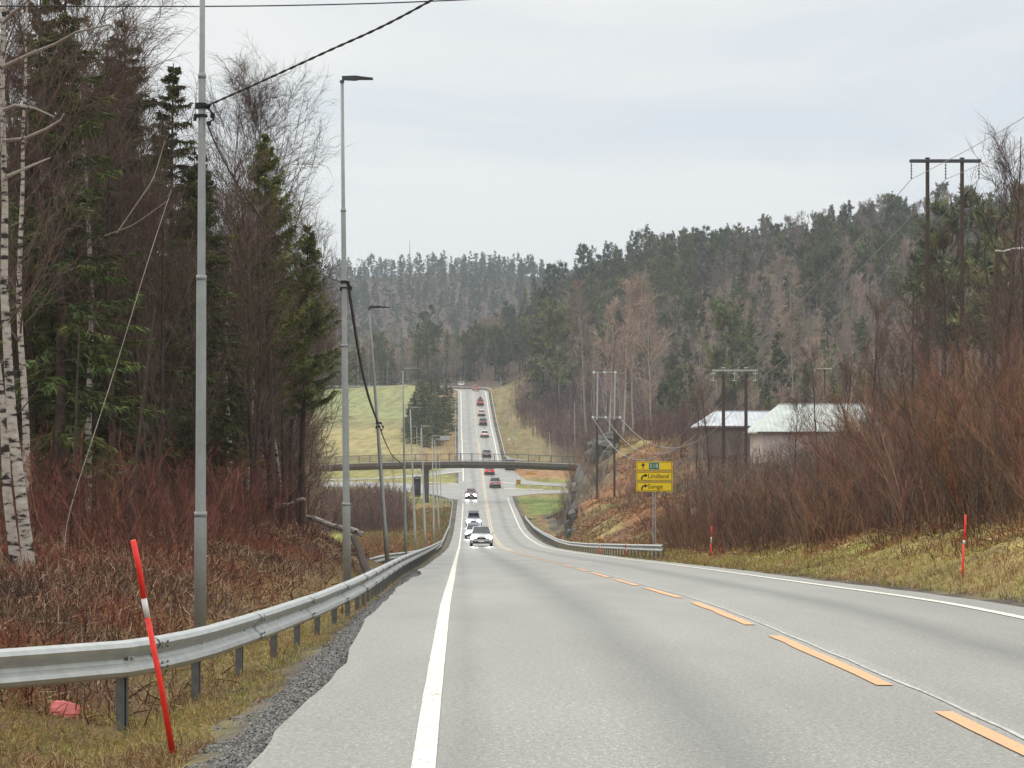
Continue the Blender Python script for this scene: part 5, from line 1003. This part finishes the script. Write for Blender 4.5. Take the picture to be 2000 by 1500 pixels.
for x, y in pts:
    px = 1000+x*F/y; n = fbm(np.array([x/38]), np.array([y/38]), 61)[0]; low = 1-smooth(450, 600, y); q = rg.random(); ridge = smooth(660, 760, y)
    pc_ = .28+.5*ridge+(n > .52)*.25; 
    if q < pc_*.62: nm = 'pine_tree'
    elif q < pc_: nm = 'spruce_tree'
    elif q < pc_+(1-pc_)*.5: nm = 'birch_tree'
    else: nm = 'bare_tree'
    if low > .3 and rg.random() < .45: nm = 'bare_tree' if rg.random() < .6 else 'birch_tree'
    tm, hh, ad, gn = KN[nm]; c = cnt.get(nm, 0); sc = rg.uniform(.72, 1.22)*(1-.12*ridge)
    if c >= {'pine_tree': 270, 'spruce_tree': 240, 'birch_tree': 180, 'bare_tree': 130}[nm]: rest.append((x, y, nm, sc)); continue
    cnt[nm] = c+1; zn = hillzone(px, y); mesh_ = tm[rg.integers(len(tm))]
    if nm == 'bare_tree' and rg.random() < .4: mesh_ = FR[rg.integers(2)]
    plant(nm, mesh_, x, y, sc, rg.uniform(0, 6.28), ad+' '+zn, 'tree', gn+' of the wooded hill', dz=-.5)
pts = scatter(120, lambda y: (X(1330, y), X(1760, y)), (165, 203), 1.3, rg, lambda x, y: x-float(XR(y)) > 14); BT_ = [arr(shrub(198+i, 4.2, 12, 8, 3, rad=1.3, tw=.028, sw=.026, tilt=.3, bent=.07)) for i in range(2)]; M['brown0'] = mat('grey_brown_stems', (.19, .125, .10), .85, .15, attr=True); mass('yard_thicket', '', pts, BT_, .5, .95, M['brown0'], rg)
# pines standing out behind the near pylon
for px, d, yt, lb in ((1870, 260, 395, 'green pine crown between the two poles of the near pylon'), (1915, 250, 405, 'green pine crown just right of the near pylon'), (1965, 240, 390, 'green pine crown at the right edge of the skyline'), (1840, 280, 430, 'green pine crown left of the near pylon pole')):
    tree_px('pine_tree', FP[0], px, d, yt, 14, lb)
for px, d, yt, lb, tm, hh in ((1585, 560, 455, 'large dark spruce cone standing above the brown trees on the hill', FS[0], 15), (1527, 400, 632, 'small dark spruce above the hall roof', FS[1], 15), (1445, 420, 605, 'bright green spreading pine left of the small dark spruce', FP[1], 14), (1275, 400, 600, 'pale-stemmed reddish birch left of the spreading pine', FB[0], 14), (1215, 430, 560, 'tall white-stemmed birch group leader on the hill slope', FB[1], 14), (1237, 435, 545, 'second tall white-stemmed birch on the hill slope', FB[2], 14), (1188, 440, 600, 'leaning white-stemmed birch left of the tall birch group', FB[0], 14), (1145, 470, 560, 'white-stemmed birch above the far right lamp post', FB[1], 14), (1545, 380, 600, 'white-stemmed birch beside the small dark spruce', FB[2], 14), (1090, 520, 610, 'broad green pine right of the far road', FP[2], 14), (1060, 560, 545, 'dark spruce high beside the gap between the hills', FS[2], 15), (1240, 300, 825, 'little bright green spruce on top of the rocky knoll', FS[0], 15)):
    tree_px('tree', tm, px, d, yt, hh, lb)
# shrubs and low trees right of the uphill road and over the knoll
rg = np.random.default_rng(31)
bt = [arr(shrub(195+i, 4.6, 12, 8, 3, rad=1.6, tw=.04, sw=.03, tilt=.25, bent=.06)) for i in range(2)]
M['brown'] = mat('brown_thicket_stems', (.165, .105, .088), .85, .15, attr=True)
pts = scatter(300, lambda y: (float(XR(y))+10, X(1320, y)), (450, 610), 1.8, rg, lambda x, y: x-float(XR(y)) > 11+max(0, 520-y)*.10 and x-float(XR(y)) < 42); mass('brown_thicket', '', pts, bt, .8, 1.3, M['brown'], rg)
pts = scatter(110, lambda y: (float(XR(y))+14, X(1600, y)), (212, 330), 1.8, rg, lambda x, y: 1000+x*F/y > 1290-.6*(y-212) and 1000+x*F/y > 1200 and not (195 < y < 245 and x > 15.5 and x < 36)); mass('plateau_thicket', '', pts, bt, .7, 1.05, M['brown'], rg)
for x, y in scatter(55, lambda y: (float(XR(y))+7.2, X(1340, y)), (190, 300), 1.4, rg, lambda x, y: x-float(XR(y)) > np.interp(y, [190, 215, 245, 262, 300], [9, 8, 10, 11, 12])): plant('shrub', SH[rg.integers(5)], x, y, rg.uniform(.35, .6), rg.uniform(0, 6.28), 'thin leafless bush on the rocky knoll', 'shrub', 'bushes on the rocky knoll', dz=-.1)
for x, y in scatter(60, lambda y: (float(XR(y))+8.6, float(XR(y))+13.5), (240, 300), 1.0, rg): plant('shrub', SH[rg.integers(5)], x, y, rg.uniform(.35, .7), rg.uniform(0, 6.28), 'scraggy bush clinging to the rock cut beside the footbridge', 'shrub', 'bushes on the rock cut', dz=-.2)
# dark clump beside the field
rg = np.random.default_rng(41)
for i, (px, d, yt) in enumerate(((795, 470, 815), (800, 485, 790), (878, 505, 790), (865, 480, 800), (850, 470, 800), (806, 500, 770), (818, 505, 745), (830, 500, 740), (843, 510, 736), (856, 520, 742), (868, 540, 748), (880, 560, 752), (825, 475, 775), (842, 480, 770), (856, 490, 775), (812, 470, 800), (835, 465, 810), (868, 515, 770), (848, 530, 738))):
    x_ = X(px, d); z_ = Hs(x_, d)-.3; s_ = (CZ+(HY-yt)*d/F-z_)/15*1.5; plant('spruce_tree', FS[i % 3], x_, d, s_, i*1.3, 'dark evergreen in the dense clump beside the sloping meadow', 'tree', 'evergreens of the clump beside the meadow', z=z_, sz=1/1.5)
tree_px('pine_tree', FP[0], 836, 665, 604, 14, 'tall broad pine standing above the meadow edge')
# forest behind the meadow
for x, y in scatter(150, lambda y: (X(600, y), X(985, y)), (668, 800), 3.6, rg, lambda x, y: y > 672+(0 if x < -40 else 14)):
    q = rg.random(); nm = 'bare_tree' if q < .42 else 'birch_tree' if q < .68 else 'spruce_tree' if q < .84 else 'pine_tree'; tm, hh, ad, gn = KN[nm]
    plant(nm, tm[rg.integers(3)], x, y, rg.uniform(.9, 1.4), rg.uniform(0, 6.28), ad+' in the wood behind the meadow', 'tree', gn+' behind the meadow', dz=-.4)
# left: trees between the roadside forest and the meadow, and willows in the valley
for x, y in scatter(26, lambda y: (X(540, y), X(606, y)), (112, 330), 2.2, rg): plant('bare_tree', FA[rg.integers(3)], x, y, rg.uniform(.5, .95), rg.uniform(0, 6.28), 'bare tree at the corner of the left forest before the footbridge', 'tree', 'bare trees at the forest corner', dz=-.2)
wl = [arr(shrub(190+i, 4.3, 16, 8, 3, rad=1.3, tw=.03, sw=.022, tilt=.2, bent=.05)) for i in range(3)]
M['willow'] = mat('willow_stems', (.17, .105, .085), .85, .15, attr=True)
pts = scatter(230, lambda y: (X(600, y), X(782, y)), (262, 318), 1.0, rg); mass('willow_thicket', '', pts, wl, .75, 1.08, M['willow'], rg)
pts = scatter(110, lambda y: (X(690, y), X(775, y)), (135, 215), 1.0, rg, lambda x, y: x-float(XR(y)) < -9.5); M['willow2'] = mat('orange_willow_stems', (.24, .14, .075), .85, .15, attr=True); mass('low_willow_scrub', '', pts, [(a*np.array([1, 1, .6]), b, c, d_) for a, b, c, d_ in wl], .5, .8, M['willow2'], rg)
tree_px('bare_tree', FA[0], 768, 372, 915, 11, 'small round bare tree beside the left side road')
# ------------------------------------------------------------------ far forest on the distant hill
G_ = Geo(); rg = np.random.default_rng(51)
fa = [arr(g_) for g_ in []]
def lowpine(s): gt, gc = pine_tree(s, 14, .2, 18, 5, 8, .32, 1.1, base=.12, spread=.2); return arr(gc)
def lowspruce(s): gt, gc = spruce_tree(s, 15, .2, 60, 8, .4, 1.4, wid=.18, base=.02); return arr(gc)
def lowbare(s): gt, gc = bare_tree(s, 12, .18, 14, 5, 4, droop=0, tw=.09, spread=.26, base=.25, ang=.55); return arr(gc)
kinds = [lowpine(1), lowpine(2), lowspruce(3), lowspruce(4)]; bk = [lowbare(5), lowbare(6)]
P_ = scatter(1350, lambda y: (X(615, y), X(1150, y)), (830, 1530), 4.5, rg, None, 6)
gE, gB = Geo(), Geo()
for x, y in P_:
    z = Hs(x, y)-.5; n = fbm(np.array([x/60.]), np.array([y/60.]), 71)[0]; top = smooth(1250, 1420, y)
    if rg.random() < .35+.5*top+(n-.5): stamp(gE, kinds[rg.integers(4)], [np.array([x, y, z])], [rg.uniform(.7, 1.15)], [rg.uniform(0, 6.28)], [rg.uniform(.7, 1.25)])
    else: stamp(gB, bk[rg.integers(2)], [np.array([x, y, z])], [rg.uniform(.7, 1.2)], [rg.uniform(0, 6.28)], [rg.uniform(.8, 1.3)])
for x, y, nm, sc in rest:
    z = Hs(x, y)-.5; ev = nm in ('pine_tree', 'spruce_tree')
    stamp(gE if ev else gB, kinds[rg.integers(2)+(2 if nm == 'spruce_tree' else 0)] if ev else bk[rg.integers(2)], [np.array([x, y, z])], [sc], [rg.uniform(0, 6.28)], [rg.uniform(.7, 1.3)])
M['needle_st'] = mat('needles_distant', (.062, .082, .040), .7, .15, attr=True); M['twig_st'] = mat('twigs_distant', (.21, .16, .145), .85, .15, attr=True)
tag(gE.build('distant_evergreen_forest', [M['needle_st'], M['bark']]), kind='stuff'); tag(gB.build('distant_leafless_forest', M['twig_st']), kind='stuff')
# ------------------------------------------------------------------ ground cover close to the camera
def cover(name, n, xs, yr, hmin, hmax, w, pal, rng, lay=.5, ok=None, mt=None, seg=2, pw=1.6):
    y = yr[0]+(yr[1]-yr[0])*rng.uniform(0, 1, n)**pw; u = rng.uniform(0, 1, n); a, b = xs(y); x = a+(b-a)*u; s = x-XR(y)
    if ok is not None: k = ok(x, y, s, rng); x, y = x[k], y[k]
    n = len(x); z = H(x, y)-.01; az = rng.uniform(0, 6.28, n); ly = rng.uniform(0, lay, n); h = rng.uniform(hmin, hmax, n); d = np.stack([np.cos(az)*ly, np.sin(az)*ly, np.ones(n)-.6*ly], -1)
    ki = np.clip(((fbm(x/1.7, y/1.7, 55)-.5)*2.4+.5+rng.normal(0, .22, n))*len(pal), 0, len(pal)-1e-3).astype(int); pl = np.array(pal)[ki]*rng.uniform(.6, 1.35, n)[:, None]; g = Geo(); pts_ = grow(np.stack([x, y, z], -1), d, h, seg, rng, -.3, .25); ribs(g, pts_, np.full(n, w)*rng.uniform(.6, 1.5, n)*(1+y/40), 0, pl, rng)
    return tag(g.build(name, mt or M['fol']), kind='stuff')
rg = np.random.default_rng(61); grass = [(.38, .25, .10), (.32, .26, .09), (.24, .25, .06), (.46, .33, .16), (.22, .12, .06)]; brack = [(.20, .068, .042), (.24, .10, .055), (.11, .042, .03), (.36, .24, .15), (.09, .055, .04)]
lx = lambda y: (X(-80, y), XR(y)-4.75)
cover('verge_grass', 130000, lx, (12.5, 60), .04, .13, .0045, grass, rg, 1.7, lambda x, y, s, r: (s > -9.5+r.normal(0, .8, len(s))) & (s < -np.interp(y, [14, 20, 26], [4.95, 4.8, 4.62])-.4*vnoise(y*.9, y*0, 5)))
cover('bracken_litter', 110000, lambda y: (X(-80, y), X(720, y)), (18, 85), .10, .38, .010, brack, rg, 1.5, lambda x, y, s, r: s < -7.4+r.normal(0, .8, len(s)), pw=1.2)
cover('bank_grass', 135000, lambda y: (XR(y)+4.7, np.maximum(XR(y)+14, np.minimum(X(2060, y), XR(y)+22))), (16, 120), .05, .20, .007, [(.30, .17, .08), (.44, .31, .13), (.40, .33, .10), (.30, .31, .07), (.42, .36, .12), (.20, .12, .06)], rg, .9, lambda x, y, s, r: (s < 11.5+r.normal(0, 1.0, len(s))), pw=1.3)
cover('bank_litter', 50000, lambda y: (XR(y)+6.3, np.maximum(XR(y)+15, X(2060, y))), (16, 120), .12, .45, .012, brack, rg, 1.4, lambda x, y, s, r: (s > 7.6+r.normal(0, .7, len(s))) | (fbm(x/2.2, y/2.2, 44) > .60), pw=1.2)
cover('knoll_bracken', 60000, lambda y: (XR(y)+6.5, X(1345, y)), (140, 300), .15, .42, .013, [(.17, .08, .05), (.28, .125, .06), (.36, .18, .08), (.38, .26, .12), (.24, .20, .08)], rg, 2.2, lambda x, y, s, r: (fbm(x/4, y/4, 87) > .42) & ~((y > 240) & (s < 13)), pw=1.0)
cover('valley_grass', 50000, lambda y: (X(690, y), XR(y)-5.2), (90, 320), .2, .5, .012, [(.32, .19, .08), (.26, .20, .08), (.20, .19, .06)], rg, 1.0, pw=1.0)
# gravel on the shoulder
n = 26000; y = 12.5+50*rg.uniform(0, 1, n)**1.8; s = -4.3-rg.gamma(2.2, 1.0, n)*np.interp(y, [14, 20, 26], [.24, .19, .13]); x = XR(y)+s; k = x > X(-60, y); x, y = x[k], y[k]; n = len(x); z = H(x, y); r_ = rg.uniform(.004, .013, n)*(1+y/60)
octv = np.array([(1, 0, 0), (-1, 0, 0), (0, 1, 0), (0, -1, 0), (0, 0, .7), (0, 0, -.7)], float); octf = np.array([(0, 2, 4), (2, 1, 4), (1, 3, 4), (3, 0, 4), (2, 0, 5), (1, 2, 5), (3, 1, 5), (0, 3, 5)])
v = octv[None]*r_[:, None, None]*(1+rg.normal(0, .25, (n, 6, 1))); a_ = rg.uniform(0, 6.28, n); v = np.stack([v[..., 0]*np.cos(a_)[:, None]-v[..., 1]*np.sin(a_)[:, None], v[..., 0]*np.sin(a_)[:, None]+v[..., 1]*np.cos(a_)[:, None], v[..., 2]], -1)+np.stack([x, y, z+r_*.2], -1)[:, None]
g = Geo(); g.tri(v.reshape(-1, 3), (octf[None]+(np.arange(n)*6)[:, None, None]).reshape(-1, 3), 0, np.repeat(rg.uniform(.05, .30, n)[:, None]*np.array([1, .96, .9]), 6, axis=0)); tag(g.build('gravel', M['stone']), kind='stuff')
# rock outcrop: broken blocks on the cliff faces
import bmesh
def rock(seed, cx, cy, cz, sx, sy, sz, label):
    r = np.random.default_rng(seed); bm = bmesh.new()
    for k in range(12):
        c = np.array([r.normal(.25, .25)*sx, r.uniform(-.9, .9)*sy, r.uniform(-.8, .8)*sz]); q = r.uniform(.6, 1.0); c[0] += (c[2]/sz)*sx*.55
        _q = [bm.verts.new(tuple(c+np.sign(p)*np.abs(p)**.7*np.array([sx*.95, sy*.4, sz*.75])*q)) for p in unit(r.normal(size=(14, 3)))*r.uniform(.75, 1.1, (14, 1))]
        res = bmesh.ops.convex_hull(bm, input=_q); dl = {g_ for g_ in list(res['geom_interior'])+list(res['geom_unused']) if isinstance(g_, bmesh.types.BMVert)}; bmesh.ops.delete(bm, geom=list(dl), context='VERTS')
    me = bpy.data.meshes.new('rock_outcrop'); bm.to_mesh(me); bm.free(); me.materials.append(M['rock']); o = bpy.data.objects.new('rock_outcrop', me); link(o); o.location = (cx, cy, cz); return tag(o, label, 'rock', 'rock faces of the knoll')
M['rock'] = mat('grey_rock', (.125, .118, .10), .85, .25, nscale=.8, namp=.65, bump=1.0, bscale=1.6, bdist=.4)
for sd, px, py, d, sx, sy, sz, lb in ((1, 1138, 935, 272, 1.5, 9, 3.2, 'dark rock face at the left end of the knoll beside the bridge'), (2, 1147, 905, 262, 1.4, 6, 2.6, 'upper grey rock face below the terminal pylon'), (3, 1118, 962, 262, 1.0, 5, 1.6, 'low dark rock at the foot of the knoll'), (4, 1096, 1028, 215, .75, 3.5, 1.7, 'small dark rock face beside the right guardrail'), (5, 1098, 1052, 205, .7, 2.5, .9, 'broken rock just above the right guardrail'), (7, 1140, 960, 255, 1.7, 4, 1.7, 'broad dark rock face behind the terminal pylon poles'), (8, 1158, 925, 256, 1.6, 4, 1.6, 'rough grey rock step left of the yellow sign'), (6, 1168, 880, 258, 1.6, 5, 1.8, 'grey rock shoulder near the top of the knoll')):
    p = P(px, py, d); rock(sd, p.x+.75, p.y, p.z, sx, sy, sz, lb)
# ------------------------------------------------------------------ haze
g = Geo(); g.box((0, 1250, 75), (1600, 2640, 200)); hz = g.build('haze', None if False else mat('haze_air', (1, 1, 1))); m = hz.data.materials[0]; n, l = m.node_tree.nodes, m.node_tree.links; n.remove(n['Principled BSDF'])
pv = n.new('ShaderNodeVolumePrincipled'); pv.inputs['Color'].default_value = (.78, .86, .96, 1); pv.inputs['Density'].default_value = .00019; pv.inputs['Anisotropy'].default_value = 0.0; l.new(pv.outputs[0], n['Material Output'].inputs['Volume']); tag(hz, kind='stuff')
